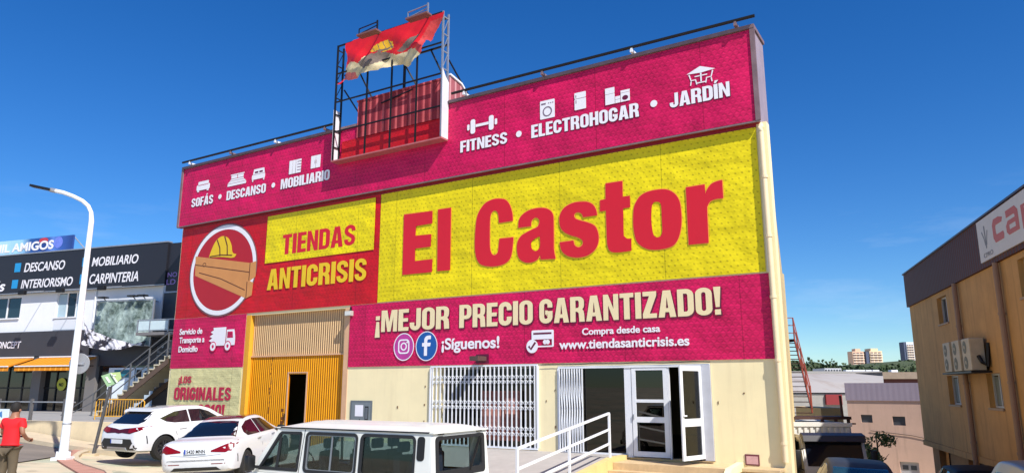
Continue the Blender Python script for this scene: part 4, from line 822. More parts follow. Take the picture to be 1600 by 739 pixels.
t = NT('black_white_cloth'); a = t.rng(t.noise(1.5, 6, .6, (1.5, 1, 2)), .47, .53, 0, 1); t.l(t.mix(a, lin((40, 36, 46)), lin((220, 216, 222))), t.b.inputs['Base Color'])
cloth(-4.1, -.3, lambda s: 4.25 - .42 * math.sin(math.pi * min(1, s * .9)) + .25 * s, lambda s: 5.15 - 1.35 * s ** .6 + .15 * s + .16, -.78, .05).build('hanging_cloth', t.m, tf, smooth=True)
for u in (-3.3, -1.5, -.9): MB().box(u, u + .4, -.9, -.62, 6.38, 6.44).bar((u + .2, -.6, 6.28), (u + .2, -.75, 6.4), .03).build('lamp', blacks, tf)
# balcony with glass rail, air conditioners, posters in the window
ba = thing(LBF, 'balcony', 'small steel balcony with glass panels beside the big store', 'balcony', (.2, -.5, 5.1))
MB().box(-.3, 2.4, -1.3, -.05, 4.55, 4.68).build('slab', mat('steel_slab', (120, 116, 116), .6, var=.15), ba)
mb = MB()
for u in (-.25, .45, 1.5): mb.bar((u, -1.28, 4.68), (u, -1.28, 5.24), .045)
mb.bar((-.25, -1.28, 5.22), (2.3, -1.28, 5.22), .05).bar((-.25, -1.28, 4.75), (2.3, -1.28, 4.75), .035).build('rail', galv, ba)
MB().box(-.2, .42, -1.29, -1.28, 4.78, 5.18).box(.48, 1.47, -1.29, -1.28, 4.78, 5.18).build('glass_panel', mat('balcony_glass', (196, 212, 216), .15, var=.1), ba)
solo(LBF, MB().box(-.28, 2.6, .05, .3, 3.0, 6.6), 'stair_tower_wall', mat('dark_blue_grey', (54, 62, 74), .5, var=.2), 'dark blue grey wall strip behind the balcony beside the store', 'wall', o=(.5, .1, 3))
for i, z in enumerate((4.1, 3.46)):
    t = thing(LBF, 'air_conditioner', 'grey outdoor air conditioner unit on the dark wall, %s of the two under the balcony' % ('upper' if i == 0 else 'lower'), 'air conditioner', (.4, -.3, z), 'air conditioners under the balcony')
    MB().box(.1, .95, -.42, -.02, z - .3, z + .3, bev=.02).build('casing', mat('ac_grey', (104, 108, 114), .5), t)
    MB().lathe([(.0, -.426), (.26, -.426), (.26, -.421)], (.42, 0, z), 'Y', 20).build('fan_grille', mat('fan_dark', (56, 58, 62), .5), t); MB().lathe([(.0, -.432), (.07, -.432), (.07, -.427)], (.42, 0, z), 'Y', 12).build('fan_hub', galv, t)
pw = thing(LBF, 'window_posters', 'pale mattress posters filling the shop window behind the stairs', 'poster', (-2.5, .09, 2))
MB().box(-3.2, -1.62, .085, .1, 1.2, 3.2).build('sheet', mat('poster_white', (222, 230, 238), .5, var=.08), pw); MB().box(-1.57, -.1, .085, .1, 1.2, 3.2).build('sheet', mat('poster_grey', (188, 204, 216), .5, var=.15), pw)  # sheets coloured paler to stand for sky reflected in the glass
MB().box(-2.85, -1.9, .075, .084, 2.75, 3.1).build('picture', mat('teal_print', (34, 116, 132), .5), pw)
MB().box(-1.5, -1.2, .075, .084, 2.75, 3.1).build('picture', blacks, pw)
text('lettering', 'FLEX', -1.05, 2.78, -.2, 3.05, .075, blk, pw, .02, .2); text('lettering', 'CON', -.8, 2.5, -.25, 2.66, .075, mat('pale_teal_print', (90, 140, 170), .5, var=0), pw, .01)
# outside stairs
sr = thing(LBF, 'outside_stairs', 'outside staircase with pale treads and brown stringers rising right beside the store', 'staircase', (-3, -2, 1))
tread = mat('pale_tread', (196, 188, 166), .8, var=.12); brown = mat('brown_stringer', (92, 74, 62), .6, var=.2)
mb = MB(); N_ = 15
for i in range(N_):
    u = -1.1 + i * .262; z = 1.0 + (i + 1) * .172; mb.box(u, u + .29, -2.4, -1.0, z - .05, z).box(u, u + .03, -2.39, -1.01, z - .172, z - .05)
mb.build('tread', tread, sr)
MB().prism([(-.9, .95), (-.6, .95), (2.85, 3.25), (2.85, 3.5), (-.9, 1.0)], 'Y', -2.46, -2.405).prism([(-.9, .95), (-.6, .95), (2.85, 3.25), (2.85, 3.5), (-.9, 1.0)], 'Y', -.99, -.94).build('stringer', brown, sr)
MB().box(2.86, 5.0, -2.45, -.94, 3.46, 3.6).build('landing', tread, sr)
mb = MB()
for i in range(5):
    u = -1.0 + i * .95; z = 1.05 + i * .62; mb.bar((u, -2.48, z), (u, -2.48, z + 1.0), .05); mb.bar((u, -.92, z), (u, -.92, z + 1.0), .05)
for dz in (1.0, .66, .33): mb.bar((-1.0, -2.48, 1.05 + dz), (2.8, -2.48, 3.53 + dz), .035); mb.bar((2.8, -2.48, 3.53 + dz), (5.0, -2.48, 3.53 + dz), .035); mb.bar((-1.0, -.92, 1.05 + dz), (2.8, -.92, 3.53 + dz), .03)
mb.bar((-2.9, -2.48, 1.05), (-1.0, -2.48, 2.05), .035).bar((-2.9, -2.48, .9), (-1.0, -2.48, 1.7), .03)
mb.build('railing', mat('grey_rail_paint', (110, 110, 112), .5, .4), sr)
MB().bar((1.0, -.75, 4.5), (-1.2, -.75, 3.2), .1).build('upper_stringer', blacks, sr)
MB().box(.62, 2.6, -.93, -.3, .8, 2.5).build('dark_store_room', dkgrey, sr)
# terrace with low wall and posts
MB_ = MB().prism([(.6, 1.22), (-5.9, 1.02), (-5.9, -.6), (.6, -.6)], 'X', -30, 5.5)
tag(MB_.build('terrace', mat('terrace_concrete', (150, 148, 146), .8, var=.12), None, LBF), kind='structure')
lw = solo(LBF, MB().box(-30, 5.5, -6.15, -5.91, -.5, 1.1), 'low_wall', mat('sandy_wall', (222, 204, 168), .85, var=.18, vs=1.6, streak=.45, stain=(.3, .22, .14)), 'low sandy retaining wall along the far side of the road', 'wall', o=(-8, -6, 0))
pr = thing(LBF, 'terrace_railing', 'grey post and rail fence on the terrace above the low wall', 'railing', (-8, -5.8, 1))
mb = MB()
for u in (-7.1, -5.4, -3.7, -1.95, -.2, 1.5): MB().bar((u, -5.8, 1.0), (u, -5.8, 1.88), .09).build('post', mat('grey_post', (104, 104, 106), .5, .3), pr)
MB().bar((-7.1, -5.8, 1.77), (2.0, -5.8, 1.77), .045).bar((-7.1, -5.8, 1.4), (1.5, -5.8, 1.36), .012).build('rail', galv, pr)
t = solo(LBF, MB().box(-3.6, -1.25, -5.9, -5.87, 1.02, 1.5), 'railing_banner', mat('pale_blue_banner', (206, 220, 230), .5, var=.06), 'pale blue and white banner tied to the railing behind the man', 'banner', o=(-2.3, -5.88, 1.2))
flat_curve('picture', [[(-1.9, 1.28), (-1.6, 1.42), (-1.55, 1.18)], bx(-3.2, 1.38, -2.1, 1.42), bx(-3.2, 1.18, -2.1, 1.21)], -5.905, mat('mid_blue_print', (60, 120, 180), .5, var=.1), t, o=ORI[t.name])
# crowd barriers
yp = mat('yellow_barrier_paint', (214, 160, 50), .5, var=.15)
for i, (u, n) in enumerate(((2.2, 4.0),)):
    t = thing(LBF, 'crowd_barrier', 'yellow crowd control barrier in front of the outside stairs', 'barrier', (u, -n, 1.0), rz=R(4))
    z = 1.0; mb = MB().tube([(u - 1.15, -n, z), (u - 1.15, -n, z + .75), (u - 1.05, -n, z + .84), (u + 1.05, -n, z + .84), (u + 1.15, -n, z + .75), (u + 1.15, -n, z)], .022, 8).tube([(u - 1.15, -n, z + .2), (u + 1.15, -n, z + .2)], .02); mb.build('frame', yp, t)
    mb = MB(); [mb.tube([(u - 1.0 + .125 * k, -n, z + .2), (u - 1.0 + .125 * k, -n, z + .83)], .009, 6) for k in range(17)]; mb.build('bars', yp, t)
    [MB().bar((u + q, -n - .3, z + .01), (u + q, -n + .3, z + .01), .04).build('foot', yp, t) for q in (-.7, .7)]
# street lamp
lx, ly = -13.02, 21.9; g0 = ground(lx, ly) + .08
sl2 = thing(WF, 'street_lamp', 'tall white street lamp with a curved arm at the edge of the road', 'street lamp', (lx, ly, g0))
hb = at(148, 345, ly).z; pts = [(lx, ly, g0 + .0), (lx, ly, g0 + 1.2), (lx, ly, hb)]; p = Vector((lx, ly, hb))
for q in ((147.5, 332), (143, 322), (134, 314), (120, 307), (104, 301), (90, 298)): v = at(q[0], q[1], ly); pts.append(v)
pts = [Vector(q) for q in pts]
for i in range(3, len(pts)): pts[i] = Vector((pts[i].x - .0, ly + .0, pts[i].z))
bx0 = at(148, 345, ly).x - lx
for i in range(3, len(pts)): pts[i].x -= bx0
MB().tube(pts, [.13, .11, .075] + [.06] * (len(pts) - 3), 14).build('pole', mat('lamp_white', (232, 236, 240), .35, var=.03), sl2, smooth=True, angle=60)
e = pts[-1]; d = (pts[-1] - pts[-2]).normalized(); MB().tube([e - d * .05, e + d * .12], .07, 10).build('joint', galv, sl2)
MB().bar(e + d * .1, e + d * .75, .2, .07).build('lamp_head', blacks, sl2)
mb = MB().box(lx - .22, lx + .22, ly - .22, ly + .22, g0 - .06, g0 + .03)
for a in (0, 90, 180, 270): c, s_ = math.cos(R(a)), math.sin(R(a)); mb.prism([(lx + c * .12 - s_ * .01, ly + s_ * .12 + c * .01), (lx + c * .21 - s_ * .01, ly + s_ * .21 + c * .01), (lx + c * .21 + s_ * .01, ly + s_ * .21 - c * .01), (lx + c * .12 + s_ * .01, ly + s_ * .12 - c * .01)], 'Z', g0 + .03, g0 + .18)
mb.build('base_plate', wpaint, sl2); MB().lathe([(.122, g0 + .95), (.126, g0 + .95), (.126, g0 + .98), (.122, g0 + .98)], (lx, ly, 0)).build('band', galv, sl2)
v = at(124, 568, ly + .14); rs_ = thing(WF, 'round_sign', 'grey back of a round traffic sign on the street lamp', 'traffic sign', v)
MB().lathe([(0, -.012), (.3, -.012), (.31, 0), (.3, .012), (0, .012)], v, 'Y', 32).build('plate', mat('sign_back_grey', (150, 152, 156), .5, .3), rs_); MB().box(v.x - .16, v.x + .16, v.y - .05, v.y - .013, v.z - .03, v.z + .03).build('clamp', galv, rs_)
# leaning sign post
b = at(147, 697, 24.0); b.z = ground(b.x, b.y) + .02; tpt = at(172, 604, 24.0)
ps = thing(WF, 'leaning_sign_post', 'leaning grey post with a tilted pale green sign by the kerb', 'sign post', b)
MB().tube([b, tpt], .05, 10).build('post', mat('post_grey', (96, 96, 98), .5, .5, var=.15), ps); MB().box(b.x - .3, b.x + .12, b.y - .14, b.y + .14, b.z - .04, b.z + .05).build('foot', kerb, ps)
grn = mat('sage_green_sign', (150, 184, 140), .5, var=.1); c1 = at(171, 596, 23.92)
def plate(pts_, y, name, m_, par):
    mb = MB(); mb.prism(pts_, 'Y', y, y + .02); return mb.build(name, m_, par)
Q = lambda px, py, Y=23.92: (at(px, py, Y).x, at(px, py, Y).z)
p1 = plate([Q(158.5, 587), Q(173, 582), Q(184, 598), Q(168, 604)], 23.90, 'plate', grn, ps)
p2 = plate([Q(174, 582), Q(189, 581), Q(191, 591), Q(184, 597.5)], 23.86, 'plate', mat('pale_green_sign', (172, 192, 130), .5, var=.1), ps)
wl = mat('sign_white', (220, 228, 214), .5, var=.05)
plate([Q(165, 589), Q(168, 588), Q(174, 597), Q(171, 598)], 23.88, 'mark', wl, ps); plate([Q(174.2, 583), Q(176, 583), Q(186, 597), Q(184, 598)], 23.84, 'mark', wl, ps); plate([Q(177, 586), Q(182, 585), Q(183, 587), Q(178, 588)], 23.84, 'mark', wl, ps)
# ------------------------------------------------------------------ vehicles
carwhite = mat('white_car_paint', (208, 210, 214), .3, var=0, coat=.8)
tyre = mat('tyre_rubber', (24, 24, 25), .8, var=.15); rimm = mat('dark_alloy', (92, 92, 96), .35, .8, var=.1)
blackp = mat('black_plastic', (22, 22, 24), .45, var=.08); tint = mat('tinted_car_glass', (14, 18, 26), .03, var=0, spec=.9)
tailred = mat('tail_light_red', (122, 8, 18), .2, var=.15, vs=8, spec=.35); taildark = mat('tail_light_dark', (74, 12, 24), .2, var=.1, spec=.35)
platew = mat('plate_white', (214, 218, 224), .4, var=.02); plateb = mat('plate_blue', (20, 60, 160), .4, var=0); ink = mat('plate_ink', (30, 30, 34), .5, var=0)
seatm = mat('seat_cloth', (30, 34, 46), .9, var=.15)
def pchip(xs, ys, x):
    n = len(xs)
    if x <= xs[0]: return ys[0]
    if x >= xs[-1]: return ys[-1]
    d = [(ys[i + 1] - ys[i]) / (xs[i + 1] - xs[i]) for i in range(n - 1)]; m = [d[0]] + [0 if d[i - 1] * d[i] <= 0 else 2 * d[i - 1] * d[i] / (d[i - 1] + d[i]) for i in range(1, n - 1)] + [d[-1]]
    i = max(k for k in range(n - 1) if xs[k] <= x); h = xs[i + 1] - xs[i]; t = (x - xs[i]) / h
    return ys[i] * (2 * t ** 3 - 3 * t * t + 1) + m[i] * h * (t ** 3 - 2 * t * t + t) + ys[i + 1] * (-2 * t ** 3 + 3 * t * t) + m[i + 1] * h * (t ** 3 - t * t)
def section(zb, w, zs, wt, zt):
    d = min(.07, (zt - zs) * .5); s = [(0, zb), (w * .8, zb), (w * .95, zb + .05), (w * .985, zb + .17), (w, zb + (zs - zb) * .5), (w * .995, zb + (zs - zb) * .72), (w * .985, zs - .07), (w * .962, zs - .015), (w * .94, zs)]
    a, b = Vector((w * .94, zs)), Vector((wt, zt - d)); s += [tuple(a.lerp(b, k)) for k in (.33, .66, 1)]
    return s + [(wt * .965, zt - d * .5), (wt * .88, zt - d * .22), (wt * .6, zt - d * .06), (0, zt)]
def vehicle(name, label, pose, group=None):
    e = bpy.data.objects.new(name, None); COL.objects.link(e); e.empty_display_size = .3; ORI[e.name] = Vector()
    x, y, z, yaw, pit, rol = pose; e.location = (x, y, z); e.rotation_mode = 'XYZ'
    e.rotation_euler = (Matrix.Rotation(R(yaw), 3, 'Z') @ Matrix.Rotation(-R(pit), 3, 'Y') @ Matrix.Rotation(R(rol), 3, 'X')).to_euler()
    return tag(e, label, 'car' if 'van' not in name and 'truck' not in name else name.split('_')[-1], group)
def loft(e, st, paint, axles, wr, name='body', cut=True):
    xs = [s[0] for s in st]; X = []
    for a, b in zip(xs, xs[1:]):
        k = max(1, int((b - a) / .07)); X += [a + (b - a) * i / k for i in range(k)]
    X.append(xs[-1]); mb = MB(); rings = []
    for x in X:
        v = [pchip(xs, [s[j] for s in st], x) for j in range(1, 6)]; sec = section(*v)
        full = sec + [(-p[0], p[1]) for p in sec[-2:0:-1]]; rings.append([mb.b.verts.new((x, p[0], p[1])) for p in full])
    n = len(rings[0])
    for a, b in zip(rings, rings[1:]):
        for k in range(n): mb.b.faces.new((a[k], a[(k + 1) % n], b[(k + 1) % n], b[k]))
    mb.b.faces.new(rings[0]); mb.b.faces.new(rings[-1][::-1]); bmesh.ops.recalc_face_normals(mb.b, faces=mb.b.faces)
    bv = BVHTree.FromBMesh(mb.b); ob = mb.build(name, [paint, blackp], e, smooth=True, angle=38)
    if cut:
        cb = MB()
        for ax in axles:
            for sgn in (1, -1): cb.lathe([(0, -.2), (wr + .045, -.2), (wr + .045, .3), (0, .3)], (ax, sgn * .82, wr), 'Y', 36, mi=1)
        cme = bpy.data.meshes.new('cut'); bmesh.ops.remove_doubles(cb.b, verts=cb.b.verts, dist=1e-5); bmesh.ops.recalc_face_normals(cb.b, faces=cb.b.faces); cb.b.to_mesh(cme); cb.b.free()
        cme.materials.append(paint); cme.materials.append(blackp); co_ = bpy.data.objects.new('cut', cme); COL.objects.link(co_); co_.parent = e
        md = ob.modifiers.new('b', 'BOOLEAN'); md.operation = 'DIFFERENCE'; md.object = co_; md.solver = 'EXACT'
        dg = bpy.context.evaluated_depsgraph_get(); dg.update(); me = bpy.data.meshes.new_from_object(ob.evaluated_get(dg)); ob.modifiers.clear(); old = ob.data; ob.data = me; me.name = name; me.set_sharp_from_angle(angle=R(38))
        bpy.data.objects.remove(co_)
    return ob, bv
def decal(name, bv, poly, side, m, par, off=.006, step=.07, o=(0, 0, 0)):
    """a panel fitted onto the body: outline in side (x,z), back/front (y,z) or top (x,y) view"""
    if len(poly[0]) > 2 or len(poly) < 60:
        pts = []
        for i, p in enumerate(poly):
            q = poly[(i + 1) % len(poly)]; k = max(1, int(math.hypot(q[0] - p[0], q[1] - p[1]) / step)); pts += [(p[0] + (q[0] - p[0]) * t / k, p[1] + (q[1] - p[1]) * t / k) for t in range(k)]
    nb = len(pts); xs_ = [p[0] for p in pts]; zs_ = [p[1] for p in pts]; x = min(xs_) + step * .5
    while x < max(xs_):
        z = min(zs_) + step * .5
        while z < max(zs_):
            if inside((x, z), pts) and min(math.hypot(x - p[0], z - p[1]) for p in pts[:nb]) > step * .35: pts.append((x, z))
            z += step
        x += step
    r = geometry.delaunay_2d_cdt([Vector(p) for p in pts], [], [list(range(nb))], 1, 1e-5); mb = MB(); vs = []
    for v in r[0]:
        og, d = {'R': ((v.x, -3, v.y), (0, 1, 0)), 'L': ((v.x, 3, v.y), (0, -1, 0)), 'B': ((-3, v.x, v.y), (1, 0, 0)), 'F': ((9, v.x, v.y), (-1, 0, 0)), 'T': ((v.x, v.y, 5), (0, 0, -1))}[side]
        h = bv.ray_cast(Vector(og), Vector(d))
        vs.append(mb.b.verts.new(h[0] + (h[1] if h[1].dot(Vector(d)) < 0 else -h[1]) * off) if h[0] else None)
    for f in r[2]:
        q = [vs[i] for i in f]
        if all(q): mb.b.faces.new(q)
    g = bmesh.ops.extrude_edge_only(mb.b, edges=[e for e in mb.b.edges if e.is_boundary]); dv = {'R': (0, 1, 0), 'L': (0, -1, 0), 'B': (1, 0, 0), 'F': (-1, 0, 0), 'T': (0, 0, -1)}[side]
    bmesh.ops.translate(mb.b, verts=[v for v in g['geom'] if isinstance(v, bmesh.types.BMVert)], vec=Vector(dv) * off * 1.4)
    return mb.build(name, m, par, smooth=True, angle=40, o=o)
def wheel(e, x, y, r, spokes=5):
    s = 1 if y > 0 else -1; w_ = MB().lathe([(r * .66, -.1), (r * .93, -.105), (r, -.07), (r, .07), (r * .93, .105), (r * .66, .1), (r * .66, -.1)], (x, y, r), 'Y', 32).build('wheel', tyre, e, smooth=True)
    mb = MB().lathe([(r * .66, .09 * s), (r * .6, .085 * s), (r * .58, .02 * s), (.0, .02 * s)], (x, y, r), 'Y', 28)
    for k in range(spokes):
        a = 2 * math.pi * k / spokes + .3; c, q = math.cos(a), math.sin(a); hw = r * .085
        for t in (-1, 1):
            p0 = (x + c * r * .1 - q * hw * .6 * t, y + .075 * s, r + q * r * .1 + c * hw * .6 * t); p1 = (x + c * r * .62 - q * hw * 1.6 * t, y + .085 * s, r + q * r * .62 + c * hw * 1.6 * t); mb.bar(p0, p1, .035, .02)
    mb.lathe([(0, .1 * s), (r * .13, .095 * s), (r * .15, .06 * s)], (x, y, r), 'Y', 14); mb.build('rim', rimm, w_, smooth=True, o=(0, 0, 0))
def mirror(e, x, y, z, paint):
    s = 1 if y > 0 else -1; m_ = MB(); m_.lathe([(0, -.1), (.06, -.09), (.085, 0), (.07, .08), (0, .1)], (0, 0, 0), 'Y', 14)
    bmesh.ops.scale(m_.b, verts=m_.b.verts, vec=(.8, 1.15, .9)); bmesh.ops.translate(m_.b, verts=m_.b.verts, vec=(x, y, z)); m_.bar((x, y - s * .12, z - .04), (x + .02, y - s * .2, z - .06), .05)
    return m_.build('mirror', paint, e, smooth=True)
def number_plate(e, x, z, txt, tilt=0):
    p = MB().box(x - .012, x, -.26, .26, z - .055, z + .055).build('number_plate', platew, e)
    MB().box(x - .015, x - .0125, .22, .258, z - .053, z + .053).build('band', plateb, p, o=(0, 0, 0))
    if txt:
        cu = bpy.data.curves.new('t', 'FONT'); cu.body = txt; cu.offset = .02; tmp = bpy.data.objects.new('tmp', cu); me = bpy.data.meshes.new_from_object(tmp); bpy.data.objects.remove(tmp)
        xs_ = [v.co.x for v in me.vertices]; a, b = min(xs_), max(xs_)
        for v in me.vertices: v.co = Vector((x - .0155, .2 - (v.co.x - a) / (b - a) * .44, z - .04 + v.co.y / .72 * .08))
        me.name = 'characters'; link('characters', me, ink, p, None, (0, 0, 0))
    return p
# white hatchback
hb_ = vehicle('hatchback', 'white hatchback with a full width red light bar parked by khaki wall panel', (-11.19, 21.35, .22, 61.6, 2.6, 0), 'white cars parked by the store')
HS = [(0, .40, .70, .60, .64, .66), (.04, .33, .79, .76, .71, .84), (.1, .30, .85, .88, .75, .97), (.2, .29, .88, .95, .72, 1.04), (.42, .27, .9, .99, .66, 1.20), (.66, .25, .905, 1.0, .61, 1.375), (.74, .25, .905, 1.0, .62, 1.425), (1.0, .24, .905, 1.0, .62, 1.45), (1.6, .2, .905, .98, .63, 1.475), (2.15, .2, .9, .965, .63, 1.46), (2.6, .2, .9, .955, .62, 1.36), (3.0, .2, .9, .945, .64, 1.16), (3.35, .2, .9, .92, .74, 1.0), (3.8, .22, .89, .86, .7, .92), (4.2, .24, .84, .75, .62, .82), (4.36, .3, .74, .6, .55, .68), (4.4, .36, .66, .5, .5, .58)]
_, bv = loft(hb_, HS, carwhite, (.86, 3.5), .345)
decal('rear_window', bv, [(-.58, 1.05), (.58, 1.05), (.66, 1.1), (.6, 1.3), (.5, 1.375), (-.5, 1.375), (-.6, 1.3), (-.66, 1.1)], 'B', tint, hb_)
decal('spoiler', bv, [(.55, -.62), (.82, -.56), (.9, 0), (.82, .56), (.55, .62), (.62, 0)][::1], 'T', carwhite, hb_, .03) if False else MB().prism([(.56, 1.375), (.62, 1.425), (.95, 1.455), (.95, 1.40), (.72, 1.375)], 'Y', -.585, .585).build('spoiler', carwhite, hb_, smooth=True)
decal('light_bar', bv, [(-.84, .985), (-.2, .93), (0, .90), (.2, .93), (.84, .985), (.82, .88), (.5, .80), (.15, .82), (0, .80), (-.15, .82), (-.5, .80), (-.82, .88)], 'B', taildark, hb_, .008)
for s in (1, -1): decal('tail_light', bv, [(s * .42, .945), (s * .86, .985), (s * .85, .90), (s * .55, .82), (s * .42, .84)], 'B', tailred, hb_, .011)
decal('bumper_insert', bv, [(-.6, .66), (.6, .66), (.72, .5), (.8, .42), (.74, .36), (-.74, .36), (-.8, .42), (-.72, .5)], 'B', blackp, hb_, .006)
decal('skid_plate', bv, [(-.4, .435), (.4, .435), (.46, .36), (-.46, .36)], 'B', mat('silver_trim', (170, 172, 176), .35, .6), hb_, .02)
number_plate(hb_, -.012, .59, '')
for s, sd in ((-1, 'R'), (1, 'L')):
    decal('side_window', bv, [(.78, 1.17), (.95, 1.07), (1.2, 1.025), (1.72, 1.01), (1.72, 1.36), (1.3, 1.33)], sd, tint, hb_); decal('side_window', bv, [(1.77, 1.01), (2.95, .985), (2.5, 1.26), (2.2, 1.35), (1.77, 1.365)], sd, tint, hb_)
    decal('door_handle', bv, [(1.35, .86), (1.58, .87), (1.58, .845), (1.35, .835)], sd, carwhite, hb_, .022, .05); decal('door_handle', bv, [(2.35, .85), (2.58, .86), (2.58, .835), (2.35, .825)], sd, carwhite, hb_, .022, .05)
    decal('sill_trim', bv, [(1.3, .3), (3.05, .3), (3.05, .245), (1.3, .245)], sd, blackp, hb_)
    decal('door_gap', bv, [(1.745, .98), (1.757, .98), (1.757, .3), (1.745, .3)], sd, blackp, hb_, .002, .2)
    decal('door_gap', bv, [(1.12, .98), (1.132, .98), (1.33, .55), (1.318, .55)], sd, blackp, hb_, .002, .2)
    decal('bumper_vent', bv, [(.27, .74), (.30, .74), (.34, .52), (.31, .52)], sd, blackp, hb_, .005, .05)
    for ax in (.86, 3.5): wheel(hb_, ax, s * .80, .345)
    mirror(hb_, 2.85, s * 1.0, 1.02, carwhite)
MB().prism([(1.0, 1.465), (1.18, 1.475), (1.06, 1.53)], 'Y', -.015, .015).build('antenna', blackp, hb_)
decal('windscreen', bv, [(-.6, 1.05), (.6, 1.05), (.52, 1.38), (-.52, 1.38)], 'F', tint, hb_)
# white sedan
sd_ = vehicle('sedan', 'white saloon with dark roof panel parked between the hatchback and the old van', (-7.40, 17.75, .05, 88.4, 2.8, -2.6), 'white cars parked by the store')
SS = [(0, .42, .70, .62, .62, .68), (.04, .33, .80, .78, .70, .86), (.1, .30, .85, .9, .76, .965), (.2, .28, .88, .95, .78, 1.0), (.5, .26, .9, .965, .74, 1.03), (.8, .25, .9, .975, .64, 1.14), (1.1, .24, .9, .98, .58, 1.27), (1.45, .23, .9, .98, .56, 1.375), (1.9, .2, .9, .97, .57, 1.43), (2.3, .2, .9, .96, .58, 1.425), (2.7, .2, .9, .95, .58, 1.36), (3.1, .2, .9, .935, .62, 1.17), (3.42, .2, .9, .91, .74, 1.0), (3.9, .22, .88, .85, .68, .9), (4.35, .26, .82, .72, .6, .78), (4.5, .32, .7, .55, .5, .6), (4.55, .38, .6, .48, .45, .54)]
_, bv = loft(sd_, SS, carwhite, (.88, 3.6), .34)
decal('rear_window', bv, [(.6, .70), (.6, -.70), (1.32, -.50), (1.36, 0), (1.32, .50)], 'T', tint, sd_)
decal('roof_panel', bv, [(1.55, .5), (1.5, 0), (1.55, -.5), (2.5, -.5), (2.5, .5)], 'T', mat('roof_glass_dark', (60, 24, 26), .05, var=0), sd_)
for s in (1, -1):
    decal('tail_light', bv, [(s * .36, .79), (s * .84, .965), (s * .875, .9), (s * .82, .76), (s * .7, .735), (s * .36, .755)], 'B', tailred, sd_, .008); decal('reflector', bv, [(s * .38, .5), (s * .7, .5), (s * .7, .48), (s * .38, .48)], 'B', mat('reflector_brown', (120, 60, 60), .3), sd_, .004)
number_plate(sd_, -.014, .78, '5420 MNN')
decal('diffuser', bv, [(-.5, .42), (.5, .42), (.6, .34), (-.6, .34)], 'B', blackp, sd_, .006)
decal('trunk_gap', bv, [(-.6, .7), (0, .66), (.6, .7), (.6, .69), (0, .648), (-.6, .69)], 'B', mat('panel_gap', (120, 120, 124), .5), sd_, .002, .1)
for s, sd in ((-1, 'R'), (1, 'L')):
    decal('side_window', bv, [(1.08, 1.0), (1.85, .99), (1.85, 1.345), (1.55, 1.32), (1.2, 1.2), (1.07, 1.08)], sd, mat('maroon_tinted_glass', (40, 18, 26), .04, var=0), sd_); decal('side_window', bv, [(1.9, .99), (3.05, .97), (2.75, 1.2), (2.45, 1.32), (1.9, 1.35)], sd, tint, sd_)
    for x in (1.75, 2.75): decal('door_handle', bv, [(x - .2, .885), (x + .02, .89), (x + .02, .865), (x - .2, .86)], sd, mat('chrome', (190, 192, 196), .15, .9), sd_, .02, .05)
    decal('bumper_vent', bv, [(.27, .66), (.3, .67), (.34, .48), (.31, .48)], sd, blackp, sd_, .005, .05)
    for x in (1.875, 3.0): decal('door_gap', bv, [(x, .96), (x + .012, .96), (x + .012, .28), (x, .28)], sd, blackp, sd_, .002, .2)
    for ax in (.88, 3.6): wheel(sd_, ax, s * .79, .34)
    mirror(sd_, 2.98, s * 1.0, 1.0, blackp)
decal('windscreen', bv, [(-.6, 1.05), (.6, 1.05), (.5, 1.36), (-.5, 1.36)], 'F', tint, sd_)
# dark cars on the street at the right
def plain_car(name, label, pose, paint, st, grp, light=True):
    e = vehicle(name, label, pose, grp); _, b = loft(e, st, paint, (.88, 3.5), .33)
    decal('rear_window', b, [(-.6, 1.05), (.6, 1.05), (.54, 1.36), (-.54, 1.36)], 'B', tint, e)
    decal('windscreen', b, [(-.62, 1.03), (.62, 1.03), (.54, 1.37), (-.54, 1.37)], 'F', mat('windscreen_teal', (34, 62, 74), .04, var=.3, vs=2, spec=.9), e)
    for s, sd in ((-1, 'R'), (1, 'L')):
        decal('side_window', b, [(.85, 1.14), (1.05, 1.04), (1.72, 1.02), (1.72, 1.36), (1.3, 1.34)], sd, tint, e); decal('side_window', b, [(1.78, 1.02), (2.95, .99), (2.5, 1.27), (2.2, 1.36), (1.78, 1.37)], sd, tint, e)
        for ax in (.88, 3.5): wheel(e, ax, s * .8, .33)
        mirror(e, 2.85, s * 1.0, 1.02, paint)
        if light: decal('tail_light', b, [(s * .5, .9), (s * .82, .95), (s * .82, .8), (s * .6, .78)], 'B', tailred, e)
        decal('headlight', b, [(s * .35, .72), (s * .66, .76), (s * .6, .64), (s * .36, .62)], 'F', mat('headlight_glass', (180, 186, 192), .1), e)
    return e
SV = [(a, b, c, d, e_, f if f < 1.1 else 1.1 + (f - 1.1) * 1.0) for a, b, c, d, e_, f in HS]
grey = mat('dark_grey_paint', (48, 52, 62), .5, 0, var=0, spec=.15)
plain_car('dark_car', 'dark grey car in front of the truck, only roof and windscreen in view', (8.45, 19.0, -.80, -110, 0, -2), grey, HS, 'cars on the right street')
plain_car('black_car', 'black car with a red tail light below the tan building', (13.0, 20.6, -1.42, 72, 0, -2), mat('black_paint', (16, 17, 21), .5, 0, var=0, spec=.15), HS, 'cars on the right street')
SU = [(a, b, c, d * 1.06, e_ * 1.02, f * 1.09 if f > 1.1 else f * 1.05) for a, b, c, d, e_, f in HS]
e = plain_car('silver_car', 'pale silver car at the right edge beside the tan building', (10.1, 13.4, -.74, 72, 0, -2), mat('silver_paint', (168, 166, 158), .4, .5, var=0, coat=.2), SU, 'cars on the right street')
